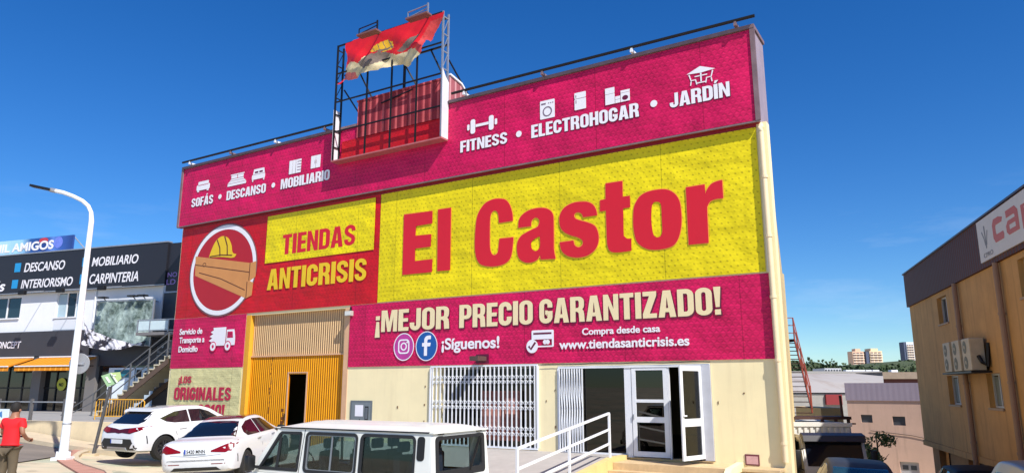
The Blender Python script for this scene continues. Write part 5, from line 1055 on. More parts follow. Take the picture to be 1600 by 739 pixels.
# ------------------------------------------------------------------ old white van
vn = vehicle('van', 'old white passenger van with three side windows, parked in front of the ramp', (-.806, 11.857, -.135, 149.6, 0, 0))
vw = mat('old_white_paint', (220, 222, 218), .42, var=.06, vs=2, coat=.4); gask = mat('window_rubber', (30, 32, 36), .6, var=.1); vgl = glass('van_glass', (.66, .74, .74), .8); ch = mat('window_alloy', (150, 154, 160), .35, .7)
L_ = 4.35; hwB, hwT = .80, .745
m = MB(); pr_ = [(0.02, .38), (0.0, .55), (0.0, 1.04), (3.74, 1.04), (4.2, .92), (4.33, .78), (4.35, .45), (4.3, .34), (.1, .34)]
m.prism(pr_, 'Y', -hwB, hwB); bmesh.ops.bevel(m.b, geom=[e_ for e_ in m.b.edges], offset=.035, segments=2, affect='EDGES', profile=.6); m.build('lower_body', vw, vn, smooth=True, angle=50)
def side_panel(s):
    out = [(0.03, 1.035), (3.80, 1.035), (3.74, 1.07), (3.25, 1.72), (3.18, 1.765), (0.06, 1.765), (0.03, 1.70)]
    W3 = rr(.31, 1.085, 1.385, 1.705, .1, n=6); W2 = rr(1.465, 1.085, 2.585, 1.70, .09, n=6); W1 = [(2.74, 1.09), (2.72, 1.13), (2.70, 1.66), (2.73, 1.695), (3.16, 1.69), (3.22, 1.65), (3.64, 1.11), (3.62, 1.085)]
    cu = bpy.data.curves.new('side', 'CURVE'); cu.dimensions = '2D'; cu.fill_mode = 'BOTH'; cu.extrude = .018; cu.bevel_depth = .008; cu.bevel_resolution = 1
    for c in (out, W3, W2, W1):
        sp = cu.splines.new('POLY'); sp.points.add(len(c) - 1); sp.use_cyclic_u = True
        for i, p in enumerate(c): sp.points[i].co = (p[0], p[1], 0, 1)
    tmp = bpy.data.objects.new('tmp', cu); me = bpy.data.meshes.new_from_object(tmp); bpy.data.objects.remove(tmp)
    yat = lambda z: hwB - .005 - (z - 1.035) / .73 * (hwB - hwT)
    for v in me.vertices: x, z, d = v.co; v.co = Vector((x, s * (yat(z) + d - .02), z))
    me.name = 'side_panel'; bm = bmesh.new(); bm.from_mesh(me); bmesh.ops.recalc_face_normals(bm, faces=bm.faces); bm.to_mesh(me); bm.free()
    pnl = link('side_panel', me, vw, vn, None, (0, 0, 0), True, 40)
    def on(poly, name, m_, par, d, ext=.004):
        mb = MB(); va = [mb.b.verts.new((p[0], s * (yat(p[1]) + d), p[1])) for p in poly]; vb = [mb.b.verts.new((p[0], s * (yat(p[1]) + d - ext), p[1])) for p in poly]; mb.b.faces.new(va); mb.b.faces.new(vb[::-1])
        for i in range(len(poly)): mb.b.faces.new((va[i], vb[i], vb[(i + 1) % len(poly)], va[(i + 1) % len(poly)]))
        return mb.build(name, m_, par, o=(0, 0, 0))
    def ring(poly, w, name, m_, par, d):
        mb = MB(); n = len(poly); c = Vector((sum(p[0] for p in poly) / n, sum(p[1] for p in poly) / n)); inn = []
        for i in range(n):
            t = (Vector(poly[(i + 1) % n]) - Vector(poly[i - 1])).normalized(); nn = Vector((-t.y, t.x)); p = Vector(poly[i]); nn = nn if nn.dot(c - p) > 0 else -nn; inn.append(p + nn * w)
        va = [mb.b.verts.new((p[0], s * (yat(p[1]) + d), p[1])) for p in poly]; vb = [mb.b.verts.new((p.x, s * (yat(p.y) + d), p.y)) for p in inn]; vc = [mb.b.verts.new((p[0], s * (yat(p[1]) + d - .035), p[1])) for p in inn]
        for i in range(n): mb.b.faces.new((va[i], va[(i + 1) % n], vb[(i + 1) % n], vb[i])); mb.b.faces.new((vb[i], vb[(i + 1) % n], vc[(i + 1) % n], vc[i]))
        return mb.build(name, m_, par, o=(0, 0, 0))
    for nm, wpoly, fr_ in (('window', W3, 0), ('window', W2, 1), ('window', W1, 0)):
        w_ = on(wpoly, nm, vgl, pnl, -.012); big = [(p[0] + (.018 if p[0] > sum(q[0] for q in wpoly) / len(wpoly) else -.018), p[1] + (.018 if p[1] > 1.4 else -.018)) for p in wpoly]
        ring(big, .05, 'gasket', gask, w_, .013)
        if fr_:
            ring([(p[0] * .955 + .045 * 2.025, p[1] * .955 + .045 * 1.39) for p in wpoly], .028, 'frame', ch, w_, .006)
            on([(2.0, 1.1), (2.03, 1.1), (2.03, 1.69), (2.0, 1.69)], 'divider', ch, w_, .0, .012)
    on([(3.20, 1.1), (3.25, 1.1), (3.22, 1.66), (3.18, 1.66)], 'door_divider', gask, pnl, .004, .02)
    on(rr(.13, 1.36, .27, 1.71, .05), 'air_vent', blackp, pnl, .012, .02)
    on([(2.625, 1.75), (2.637, 1.75), (2.70, 1.04), (2.688, 1.04)], 'door_gap', gask, pnl, .0085, .003)
    mb = MB(); yy_ = s * (hwT + .012); mb.tube([(0.05, yy_, 1.768), (3.2, yy_, 1.768)], .014, 6).build('drip_rail', gask, pnl, o=(0, 0, 0))
for s in (1, -1): side_panel(s)
# roof with shallow ribs
mb = MB(); rows = []
for i in range(34):
    x = -.03 + 3.33 * i / 33; e1 = min(1, (x + .03) / .35, (3.30 - x) / .55); row = []
    for k in range(25):
        t = -1 + k / 12; y = t * (hwT + .02); prof = (1 - abs(t) ** 2.5); z = 1.775 + .092 * prof * (1 - (1 - max(0, e1)) ** 2.5) + (.008 if k % 4 == 0 and .4 < x < 2.9 else 0)
        row.append(mb.b.verts.new((x, y, z)))
    rows.append(row)
for a, b in zip(rows, rows[1:]):
    for k in range(24): mb.b.faces.new((a[k], a[k + 1], b[k + 1], b[k]))
g = bmesh.ops.extrude_edge_only(mb.b, edges=[e_ for e_ in mb.b.edges if e_.is_boundary]); bmesh.ops.translate(mb.b, verts=[v for v in g['geom'] if isinstance(v, bmesh.types.BMVert)], vec=(0, 0, -.02))
mb.build('roof', vw, vn, smooth=True, angle=50)
# tailgate with its window
def tail():
    out = [(-.79, 1.04), (.79, 1.04), (.755, 1.5), (.735, 1.745), (.7, 1.765), (-.7, 1.765), (-.735, 1.745), (-.755, 1.5)]; win = rr(-.66, 1.12, .66, 1.69, .06, n=5)
    cu = bpy.data.curves.new('tg', 'CURVE'); cu.dimensions = '2D'; cu.fill_mode = 'BOTH'; cu.extrude = .015; cu.bevel_depth = .008
    for c in (out, win):
        sp = cu.splines.new('POLY'); sp.points.add(len(c) - 1); sp.use_cyclic_u = True
        for i, p in enumerate(c): sp.points[i].co = (p[0], p[1], 0, 1)
    tmp = bpy.data.objects.new('tmp', cu); me = bpy.data.meshes.new_from_object(tmp); bpy.data.objects.remove(tmp)
    for v in me.vertices: y_, z, d = v.co; v.co = Vector((-.005 + (z - 1.04) * .05 - d, y_, z))
    bm = bmesh.new(); bm.from_mesh(me); bmesh.ops.recalc_face_normals(bm, faces=bm.faces); bm.to_mesh(me); bm.free(); me.name = 'tailgate'
    t_ = link('tailgate', me, vw, vn, None, (0, 0, 0), True, 40); xf = lambda z: -.005 + (z - 1.04) * .05
    mb = MB(); mb.face([(xf(p[1]) + .004, p[0], p[1]) for p in win]); w_ = mb.build('window', vgl, t_, o=(0, 0, 0))
    mb = MB(); n = len(win); o_ = [(p[0] * 1.035, 1.405 + (p[1] - 1.405) * 1.07) for p in win]; i_ = [(p[0] * .90, 1.415 + (p[1] - 1.405) * .84 + (.03 if p[1] < 1.4 else 0)) for p in win]
    va = [mb.b.verts.new((xf(p[1]) - .027, p[0], p[1])) for p in o_]; vb = [mb.b.verts.new((xf(p[1]) - .027, p[0], p[1])) for p in i_]; vc = [mb.b.verts.new((xf(p[1]) + .01, p[0], p[1])) for p in i_]
    for i in range(n): mb.b.faces.new((va[i], va[(i + 1) % n], vb[(i + 1) % n], vb[i])); mb.b.faces.new((vb[i], vb[(i + 1) % n], vc[(i + 1) % n], vc[i]))
    mb.build('gasket', gask, w_, o=(0, 0, 0))
    MB().bar((-.03, -.22, 1.17), (-.02, -.52, 1.66), .04, .02).bar((-.012, -.3, 1.16), (-.012, .1, 1.2), .012).build('wiper', blackp, t_, o=(0, 0, 0))
    for y_ in (.55, -.5): MB().box(-.03, .05, y_ - .06, y_ + .06, 1.735, 1.755).build('hinge', blackp, t_, o=(0, 0, 0))
tail()
MB().prism([(3.18, 1.72), (3.25, 1.72), (3.80, 1.05), (3.73, 1.05)], 'Y', -.70, .70).build('windscreen', vgl, vn)
for s in (1, -1): MB().bar((3.24, s * (hwT - .02), 1.73), (3.80, s * (hwB - .02), 1.03), .06, .05).build('pillar', vw, vn)
MB().box(.12, 2.95, -.74, .74, 1.041, 1.05).build('interior_floor', mat('navy_trim', (28, 32, 42), .9, var=.1), vn)
mb = MB().box(3.0, 3.72, -.72, .72, 1.0, 1.06).bar((3.3, -.7, 1.08), (3.3, .7, 1.08), .12); mb.build('dashboard', blackp, vn)
MB().tube([(2.95 + .0 + .11 * math.cos(a * .3142) * .5, .4 + .2 * math.sin(a * .3142), 1.17 + .2 * math.cos(a * .3142)) for a in range(21)], .014, 6, cap=False).bar((2.95, .4, 1.17), (3.25, .4, 1.08), .03).bar((2.95, .22, 1.17), (2.95, .58, 1.17), .025).build('steering_wheel', blackp, vn)
for x, ys_ in ((2.45, (.4, -.4)), (1.75, (.42, 0, -.42)), (.85, (.42, 0, -.42))):
    for y_ in ys_:
        q = MB().box(x - .12, x + .02, y_ - .19, y_ + .19, .7, 1.40, bev=.04).box(x - .1, x, y_ - .12, y_ + .12, 1.44, 1.60, bev=.03).box(x + .02, x + .5, y_ - .19, y_ + .19, .7, .86, bev=.04); q.build('seat', seatm, vn, smooth=True)
MB().prism([(.18, 1.05), (.75, 1.05), (.6, 1.35), (.22, 1.52)], 'Y', .2, .5).build('cargo_cover', mat('navy_cover', (40, 48, 66), .8, var=.15), vn)
for s in (1, -1):
    mb = MB().box(3.62, 3.74, s * .88, s * 1.05, 1.05, 1.31, bev=.035).bar((3.62, s * .79, 1.1), (3.66, s * .92, 1.12), .05); mb.build('mirror', blackp, vn, smooth=True)
    for ax in (.75, 3.55): wheel(vn, ax, s * .72, .30, 8)
    MB().box(-.02, .06, s * .7, s * .81, .6, .95, bev=.015).build('tail_light', tailred, vn)
    MB().box(4.3, 4.365, s * .5, s * .72, .62, .78, bev=.015).build('headlight', mat('headlight_glass', 0), vn)
MB().box(-.08, .02, -.8, .8, .36, .52, bev=.03).build('bumper', blackp, vn); MB().box(4.33, 4.42, -.8, .8, .36, .52, bev=.03).build('bumper', blackp, vn)
# ------------------------------------------------------------------ man in red T-shirt with a scooter
def skin_mesh(name, V, E, rad, m, par, sub=2, root=0):
    me = bpy.data.meshes.new(name); me.from_pydata([tuple(v) for v in V], E, []); ob = bpy.data.objects.new(name, me); COL.objects.link(ob)
    md = ob.modifiers.new('s', 'SKIN'); md.use_smooth_shade = True; sm = ob.modifiers.new('u', 'SUBSURF'); sm.levels = sub; sm.render_levels = sub
    for i, r in enumerate(rad): me.skin_vertices[0].data[i].radius = (r, r) if isinstance(r, (int, float)) else r
    me.skin_vertices[0].data[root].use_root = True
    dg = bpy.context.evaluated_depsgraph_get(); dg.update(); m2 = bpy.data.meshes.new_from_object(ob.evaluated_get(dg)); bpy.data.objects.remove(ob); bpy.data.meshes.remove(me)
    m2.polygons.foreach_set('use_smooth', [True] * len(m2.polygons)); m2.name = name
    return link(name, m2, m, par, None, (0, 0, 0))
mx, my = -10.0, 15.0; gz = ground(mx, my)
pm = bpy.data.objects.new('person', None); COL.objects.link(pm); ORI[pm.name] = Vector(); pm.location = (mx, my, gz + .0); pm.rotation_euler = (0, 0, R(-4)); pm.scale = (.95,) * 3; tag(pm, 'man seen from behind in a red T-shirt and olive trousers pushing a scooter', 'person')
# local: +y ahead, x right. pelvis root
SK = mat('skin', (150, 104, 80), .55, var=.08, vs=12)
V = [(0, 0, .95), (0, .0, 1.12), (0, .02, 1.3), (0, .03, 1.43), (0, .03, 1.51), (0, .05, 1.60), (0, .055, 1.70),
     (.17, .02, 1.42), (.265, -.03, 1.17), (.2, .2, 1.04), (.17, .29, 1.03), (-.17, .02, 1.42), (-.25, .05, 1.18), (-.30, .26, 1.04), (-.31, .33, 1.04),
     (.09, 0, .88), (.10, .02, .5), (.105, -.02, .1), (.11, .1, .04), (-.09, 0, .88), (-.11, .04, .5), (-.13, .0, .1), (-.14, .12, .04)]
E = [(0, 1), (1, 2), (2, 3), (3, 4), (4, 5), (5, 6), (3, 7), (7, 8), (8, 9), (9, 10), (3, 11), (11, 12), (12, 13), (13, 14), (0, 15), (15, 16), (16, 17), (17, 18), (0, 19), (19, 20), (20, 21), (21, 22)]
rad = [(.15, .11), (.14, .1), (.165, .11), (.12, .09), .058, (.078, .092), (.07, .085), .065, .045, .038, .04, .065, .045, .038, .04, .085, .06, .045, .04, .085, .06, .045, .04]
skin_mesh('body', V, E, rad, SK, pm)
for s, hx, hy, hz in ((1, .17, .31, 1.025), (-1, -.31, .35, 1.035)):
    mb = MB()
    for k in range(4): a = -.03 + k * .02; mb.tube([(hx + a, hy, hz), (hx + a, hy + .06, hz + .01), (hx + a, hy + .08, hz - .03), (hx + a, hy + .05, hz - .055)], [.012, .011, .01, .008], 7)
    mb.tube([(hx - s * .035, hy - .01, hz - .01), (hx - s * .06, hy + .03, hz - .03), (hx - s * .045, hy + .06, hz - .04)], [.013, .012, .009], 7); mb.build('hand', SK, pm, smooth=True)
V = [(0, 0, .93), (0, 0, 1.1), (0, .015, 1.28), (0, .025, 1.41), (0, .03, 1.47), (.18, .02, 1.41), (.235, .02, 1.24), (-.18, .02, 1.41), (-.24, .04, 1.25), (0, -.005, .84)]
skin_mesh('t_shirt', V, [(9, 0), (0, 1), (1, 2), (2, 3), (3, 4), (3, 5), (5, 6), (3, 7), (7, 8)], [(.195, .145), (.185, .14), (.2, .14), (.15, .115), .075, .09, .08, .09, .08, (.2, .15)], mat('red_cotton', (226, 24, 34), .8, var=.08, vs=6, bump=.3, bs=9), pm, root=1)
V = [(0, 0, .9), (.09, 0, .82), (.105, .02, .5), (.11, -.01, .1), (-.09, 0, .82), (-.115, .04, .5), (-.135, .0, .1)]
skin_mesh('trousers', V, [(0, 1), (1, 2), (2, 3), (0, 4), (4, 5), (5, 6)], [(.16, .12), .115, .09, .075, .115, .09, .075], mat('olive_trousers', (92, 80, 62), .85, var=.12, vs=7), pm)
mb = MB().lathe([(0, .135), (.06, .12), (.095, .06), (.1, 0), (.088, -.06), (.075, -.075)], (0, .03, 1.68), 'Z', 20); bmesh.ops.scale(mb.b, verts=mb.b.verts, vec=(.92, 1.08, 1), space=Matrix.Translation((0, -.04, 0))); mb.build('hair', mat('dark_hair', (26, 22, 20), .8, var=.2, vs=30), pm, smooth=True)
for s in (1, -1): MB().lathe([(0, -.012), (.026, -.01), (.03, .0), (.02, .012), (0, .012)], (s * .088, .05, 1.63), 'X', 10).build('ear', SK, pm, smooth=True)
for s, q in ((1, .11), (-1, -.14)): MB().box(q - .045, q + .045, -.1, .19, .0, .09, bev=.03).build('shoe', blackp, pm, smooth=True)
sc = bpy.data.objects.new('scooter', None); COL.objects.link(sc); ORI[sc.name] = Vector(); sc.location = pm.location + Vector((-.25, .3, 0)); sc.rotation_euler = (0, 0, R(-4)); tag(sc, 'black kick scooter held by the man in the red T-shirt', 'scooter')
MB().tube([(-.02, .35, .2), (-.02, .1, 1.03)], .022, 10).build('stem', blackp, sc); MB().tube([(-.32, .08, 1.02), (.28, .08, 1.02)], .018, 8).build('handlebar', blackp, sc)
MB().box(-.1, .06, -.65, .3, .14, .18, bev=.01).build('deck', blackp, sc)
for y_ in (.42, -.7): MB().lathe([(.05, -.025), (.1, -.028), (.115, 0), (.1, .028), (.05, .025)], (-.02, y_, .115), 'X', 20).build('wheel', tyre, sc, smooth=True)
MB().bar((-.02, .34, .3), (-.02, .42, .115), .03).build('fork', blackp, sc)
# ------------------------------------------------------------------ tan building on the right
tan = mat('tan_render', (200, 150, 88), .85, var=.2, vs=.9, bump=.2, bs=30, streak=.6, stain=(.17, .09, .035))
tb2 = thing(RBF, 'tan_building', 'tan rendered industrial building with brown ribbed parapet on the right', 'building', (6, 0, -2.5))
wins = [(5.15, 6.6, 4.75, 5.78), (5.35, 6.95, 1.66, 2.74), (10.35, 11.75, 1.66, 2.74), (14.55, 16.0, 4.75, 5.8), (15.2, 16.6, 1.66, 2.74)]
def wall_with_holes(mb, x0, x1, z0, z1, y0, y1, holes):
    xs_ = sorted({x0, x1} | {h[0] for h in holes} | {h[1] for h in holes})
    for a, b in zip(xs_, xs_[1:]):
        hs = sorted([h for h in holes if h[0] <= a and h[1] >= b], key=lambda h: h[2]); z = z0
        for h in hs: mb.box(a, b, y0, y1, z, h[2]); z = h[3]
        mb.box(a, b, y0, y1, z, z1)
    return mb
m = wall_with_holes(MB(), 0, 26, .0, 6.02, 0, .35, [w for w in wins]); m.box(0, .35, .36, 14, -4, 6.0).box(.36, 26, .4, 14, 5.7, 5.95); m.build('wall', tan, tb2)
m = wall_with_holes(MB(), .25, 26, -4, -.02, .25, .5, [(1.4, 3.3, -4, -.25), (5.9, 7.9, -4, -.25), (9.6, 11.5, -4, -.25)]); m.build('ground_floor_wall', mat('tan_lower', (178, 128, 78), .85, var=.15, vs=.9, streak=.4), tb2)
m = MB().box(0, 26, -.06, -.002, 4.0, 4.12) if False else MB().box(-.02, 26, -.05, .24, -.22, -.003); m.build('ledge', tan, tb2)
m = MB(); [m.box(a, b, .6, .62, -4, -.25) for a, b in ((1.4, 3.3), (5.9, 7.9), (9.6, 11.5))]; m.build('shutter', mat('dark_brown_shutter', (62, 44, 36), .6, var=.2), tb2)
m = MB().box(-.08, 26, -.1, .3, 5.98, 7.5).box(-.08, .3, .3, 14, 5.98, 7.5); m.build('parapet', stripes('brown_ribbed_parapet', (104, 58, 44), (76, 42, 32), 'X', .24, .6, .6, .8, .1), tb2)
MB().box(-.14, 26, -.15, .34, 7.5, 7.56).build('coping', mat('dark_coping', (66, 52, 58), .5), tb2)
for a, b, c, d in wins:
    w_ = MB().box(a, b, .22, .24, c, d).build('window', winm, tb2); x = (a + b) / 2
    MB().box(a, a + .06, .16, .218, c, d).box(b - .06, b, .16, .218, c, d).box(a + .06, b - .06, .16, .218, c, c + .06).box(a + .06, b - .06, .16, .218, d - .06, d).box(x - .03, x + .03, .16, .218, c + .06, d - .06).build('frame', mat('window_frame_white', (190, 190, 190), .5), w_, o=ORI[w_.name])
    MB().box(a - .05, b + .05, -.05, .15, c - .07, c - .003).build('sill', mat('tan_sill', (170, 140, 108), .7), w_, o=ORI[w_.name])
    if c < 3: MB().box(a + .08, x - .04, .21, .219, c + .08, d - .1).build('blind', mat('grey_blind', (120, 126, 120), .6, var=.1), w_, o=ORI[w_.name])
for i, (x, z0) in enumerate(((8.4, -3.6), (13.1, -3.6))):
    t = solo(RBF, MB().tube([(x, -.12, z0), (x, -.12, 5.97)], .085, 10), 'drain_pipe', mat('pipe_grey_brown', (150, 118, 96), .6, var=.1), '%s drain pipe on the tan wall, %s' % (('grey', 'passing behind the air conditioners') if i == 0 else ('grey', 'right of the air conditioners')), 'drain pipe', o=(x, -.12, 0), smooth=True)
    for z in (.4, 2.4, 4.4): MB().lathe([(.088, z), (.1, z), (.1, z + .08), (.088, z + .08)], (x, -.12, 0), n=10).build('collar', mat('pipe_grey_brown', 0), t)
acm = mat('ac_cream', (190, 174, 146), .6, var=.15, vs=5)
for i, x in enumerate((8.05, 9.3, 10.55)):
    t = thing(RBF, 'air_conditioner', 'cream twin fan air conditioner on tan wall, %s of three' % ('far left', 'middle', 'nearest and right')[i], 'air conditioner', (x, -.5, 2.85), 'row of three air conditioners')
    MB().box(x - .55, x + .38, -.52, -.1, 2.84, 3.88, bev=.02).build('casing', acm, t)
    for z in (3.1, 3.6): f_ = MB().lathe([(.0, -.526), (.21, -.526), (.21, -.519)], (x - .2, 0, z), 'Y', 22).build('fan_grille', mat('fan_olive', (104, 98, 74), .6), t); MB().lathe([(0, -.534), (.06, -.534), (.06, -.527)], (x - .2, 0, z), 'Y', 12).build('fan_hub', acm, f_, o=ORI[f_.name])
MB().box(7.4, 11.1, -.6, -.01, 2.76, 2.82).build('ac_shelf', blacks, tb2)
MB().tube([(10.94, -.3, 3.3), (11.05, -.25, 3.1), (11.08, -.1, 2.95), (11.1, -.03, 3.7)], .06, 8).build('ac_hoses', blacks, tb2)
sg2 = thing(RBF, 'company_sign', 'white banner sign with orange letters on brown parapet of the tan building', 'sign', (15, -.12, 6.1))
MB().box(11.9, 18.5, -.15, -.105, 6.14, 7.44).build('board', mat('sign_offwhite', (214, 206, 200), .6, var=.06), sg2)
orl = mat('orange_lettering', (196, 84, 44), .5, var=.05); cy_ = 6.82
flat_curve('letter', [[(14.35, 7.12), (14.0, 7.2), (13.55, 7.2), (13.4, 7.05), (13.4, 6.66), (13.55, 6.5), (14.3, 6.5), (14.35, 6.62), (14.3, 6.72), (13.72, 6.72), (13.66, 6.78), (13.66, 6.94), (13.72, 7.0), (14.25, 7.0)]], -.153, orl, sg2)
flat_curve('letter', [[(14.65, 7.2), (15.4, 7.2), (15.6, 7.05), (15.6, 6.5), (14.75, 6.5), (14.58, 6.6), (14.58, 6.78), (14.75, 6.9), (15.34, 6.9), (15.34, 6.96), (15.28, 7.0), (14.65, 7.0)], [(14.84, 6.64), (15.34, 6.64), (15.34, 6.77), (14.84, 6.77)]], -.153, orl, sg2)
text('letter', 'rpa', 15.85, 6.5, 18.2, 7.35, -.153, orl, sg2, .05)
lg = mat('grey_leaf_print', (130, 124, 124), .6)
flat_curve('leaf_mark', [strk([(12.62, 7.2), (12.64, 6.9), (12.66, 6.5)], .045), strk([(12.35, 7.05), (12.5, 6.85), (12.6, 6.6)], .03), strk([(12.9, 7.02), (12.8, 6.85), (12.71, 6.6)], .03)], -.153, lg, sg2)
text('lettering', 'CPRO', 12.3, 6.24, 13.2, 6.38, -.153, lg, sg2, .01)
# ------------------------------------------------------------------ background on the right
def box_between(p, q, depth, z0, z1, mb=None):
    p, q = Vector((p[0], p[1], 0)), Vector((q[0], q[1], 0)); d = (q - p).normalized(); n = Vector((-d.y, d.x, 0)); n = n if n.y > 0 else -n
    mb = mb or MB(); mb.prism([tuple((a)[:2]) for a in (p, q, q + n * depth, p + n * depth)], 'Z', z0, z1); return mb
pA = at(1321, 604, 46); pB = at(1462, 604, 43); LIL = Frame((pA.x, pA.y, 0), math.atan2(pB.y - pA.y, pB.x - pA.x))
lil = thing(LIL, 'lilac_workshop', 'low pinkish workshop with a lilac sheet parapet beyond the truck', 'workshop', (2, 0, -3))
m = wall_with_holes(MB(), 0, 6.2, -5, 1.52, 0, .3, [(.72, 1.36, .22, .68), (2.46, 3.14, .1, .62), (4.1, 4.46, -.05, .6), (2.6, 3.6, -5, -1.95)]); m.box(0, .3, .31, 9, -5, 1.5).box(.31, 6.2, .31, 9, 1.3, 1.5); m.build('wall', mat('pinkish_wall', (206, 172, 152), .85, var=.1, vs=.9, streak=.35, stain=(.2, .13, .1)), lil)
MB().box(-.04, 6.25, -.06, .35, 1.52, 2.57).box(-.04, .35, .36, 9, 1.52, 2.57).build('parapet', stripes('lilac_sheet', (160, 148, 160), (157, 145, 157), 'X', .3, .5, .6, .15, .04, .2), lil)
for a, b, c, d in ((.72, 1.36, .22, .68), (2.46, 3.14, .1, .62), (4.1, 4.46, -.05, .6)): MB().box(a, b, .1, .12, c, d).build('window', mat('grey_window', (74, 78, 84), .3, var=.15), lil)
g_ = MB().box(2.6, 3.6, .15, .2, -5, -1.95).build('garage_door', mat('grey_garage', (176, 176, 180), .5, var=.08), lil)
MB().box(2.72, 3.02, .13, .149, -2.4, -2.15).box(3.15, 3.45, .13, .149, -2.4, -2.15).build('pane', mat('grey_window', 0), g_, o=ORI[g_.name])
MB().tube([(1.2, -.04, -.25), (3.4, -.04, -.45), (6.2, -.04, -1.0)], .015, 5).build('cable', blacks, lil)
# yellowish yard wall, white roofed hall, brown hall
a = at(1284, 655, 34); b = at(1318, 655, 34); tag(box_between(a, b, 3, -2.5, at(1300, 637, 34).z).build('yard_wall', mat('yard_yellow', (206, 172, 112), .85, var=.12)), 'plain yellowish yard wall behind the red fire stairs', 'wall')
h = thing(WF, 'white_hall', 'long industrial hall with a pale streaked curved roof in the distance', 'hall', (37, 75, -1))
m = MB(); a = at(1222, 612, 70); b = at(1382, 610, 70)
for i in range(9):
    pass
pr = []; zr = [at(1300, 613, 70).z, at(1300, 596, 76).z, at(1300, 588, 82).z, at(1300, 583.5, 90).z]; yr = [70, 76, 82, 90]
V_ = [[m.b.verts.new((x * y / 70, y, z)) for y, z in zip(yr, zr)] for x in (a.x, (a.x + b.x) / 2, b.x)]
for p, q in zip(V_, V_[1:]):
    for k in range(3): m.b.faces.new((p[k], q[k], q[k + 1], p[k + 1]))
t = NT('streaked_white_roof'); f = t.rng(t.noise(.25, 6, .7, (2.2, .5, 1)), .5, .7, 0, .55); t.l(t.mix(f, lin((172, 164, 156)), lin((140, 112, 88))), t.b.inputs['Base Color']); t.b.inputs['Roughness'].default_value = .7
m.build('roof', t.m, h)
MB().box(a.x, b.x, 70.2, 90, -6, zr[0] - .1).build('wall', mat('hall_wall', (150, 146, 140), .8, var=.2), h)
MB().box(a.x * 90 / 70, b.x * 90 / 70, 90.1, 91, zr[3] - .4, zr[3] + .3).build('ridge_beam', mat('ridge_grey', (150, 146, 140), .7), h)
MB().box(at(1290, 620, 70).x, at(1315, 620, 70).x, 69.9, 70.15, at(1300, 632, 70).z, at(1300, 616, 70).z).build('red_panel', mat('hall_red', (130, 34, 36), .6), h)
h2 = thing(WF, 'brown_roof_hall', 'flat brown roofed hall right of the white roof, in the distance', 'hall', (45, 85, -1)); a = at(1382, 600, 84); b = at(1480, 600, 84)
MB().box(a.x, b.x, 84, 110, -6, at(1400, 592, 84).z).build('wall', mat('hall_dark_red', (92, 48, 42), .8, var=.15), h2); MB().box(a.x - .3, b.x, 83.6, 110, at(1400, 592, 84).z + .02, at(1400, 581, 84).z).build('roof_edge', mat('hall_grey_brown', (132, 116, 100), .8, var=.15), h2)
for i, px in enumerate((1327, 1338, 1348, 1357, 1369, 1398)): solo(WF, MB().box(at(px, 580, 92).x - .4, at(px, 580, 92).x + .4, 92, 92.8, at(px, 586, 92).z, at(px, 577.5, 92).z), 'roof_vent', wpaint, 'small white roof vent on the distant halls', 'vent', o=(at(px, 582, 92).x, 92, 3.5), group='roof vents on the far halls')
e = thing(WF, 'far_building', 'small pale grey flat building at the foot of the wooded hill', 'building', at(1302, 582, 150)); a = at(1289, 583, 150); b = at(1315, 583, 150)
MB().box(a.x, b.x, 150, 156, -3, at(1300, 575, 150).z).build('wall', mat('far_grey', (186, 188, 194), .8), e)
m = MB(); [m.box(a.x + (b.x - a.x) * (k + .2) / 6, a.x + (b.x - a.x) * (k + .75) / 6, 149.9, 149.97, at(1300, 580, 150).z, at(1300, 577, 150).z) for k in range(6)]; m.build('windows', mat('grey_window', 0), e)
# apartment towers
for i, (x0, x1, yt, pal, lab) in enumerate(((1333.5, 1351, 546, (216, 178, 150), 'far apartment tower, pinkish beige, leftmost of the three towers'), (1355, 1380, 545.5, (220, 196, 160), 'far apartment tower, cream with a dark left flank, middle of three'), (1416, 1431, 534, (200, 204, 210), 'far white apartment tower with striped floors next to the tan building'))):
    Y = 900; a = at(x0, 568, Y); b = at(x1, 568, Y); zt_ = at(x0, yt, Y).z; t = thing(WF, 'apartment_tower', lab, 'tower', ((a.x + b.x) / 2, Y, 0)); w_ = b.x - a.x; n = 14 if i < 2 else 18
    base = mat('tower_wall_%s' % ('pink', 'cream', 'white')[i], pal, .8, var=.05)
    m = MB(); m.box(a.x + (w_ * .22 if i else 0), b.x, Y, Y + w_, -10, zt_ - (2 if i < 2 else 0))
    if i < 2: m.box(a.x + w_ * .35, b.x - w_ * .2, Y + 2, Y + w_ - 2, zt_ - 2, zt_ + 1.2)
    m.build('wall', base, t)
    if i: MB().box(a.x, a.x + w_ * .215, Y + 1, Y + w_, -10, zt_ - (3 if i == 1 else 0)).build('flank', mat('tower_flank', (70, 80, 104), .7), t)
    m = MB(); fh = (zt_ - 4) / n
    for k in range(n):
        z = 2 + k * fh
        for c in range(3): xa = a.x + w_ * (.27 + .24 * c) if i else a.x + w_ * (.06 + .32 * c); m.box(xa, xa + w_ * (.15 if i else .2), Y - .4, Y - .02, z, z + fh * .55)
    m.build('windows', mat('tower_windows', (128, 108, 100) if i < 2 else (90, 104, 124), .5), t)
    m = MB(); [m.box(a.x + w_ * (.24 if i else .02), b.x - w_ * .02, Y - 1.4, Y - .5, 2 + k * fh - .9, 2 + k * fh - .1) for k in range(n)]; m.build('balconies', mat('tower_balcony', (232, 216, 196), .8), t)
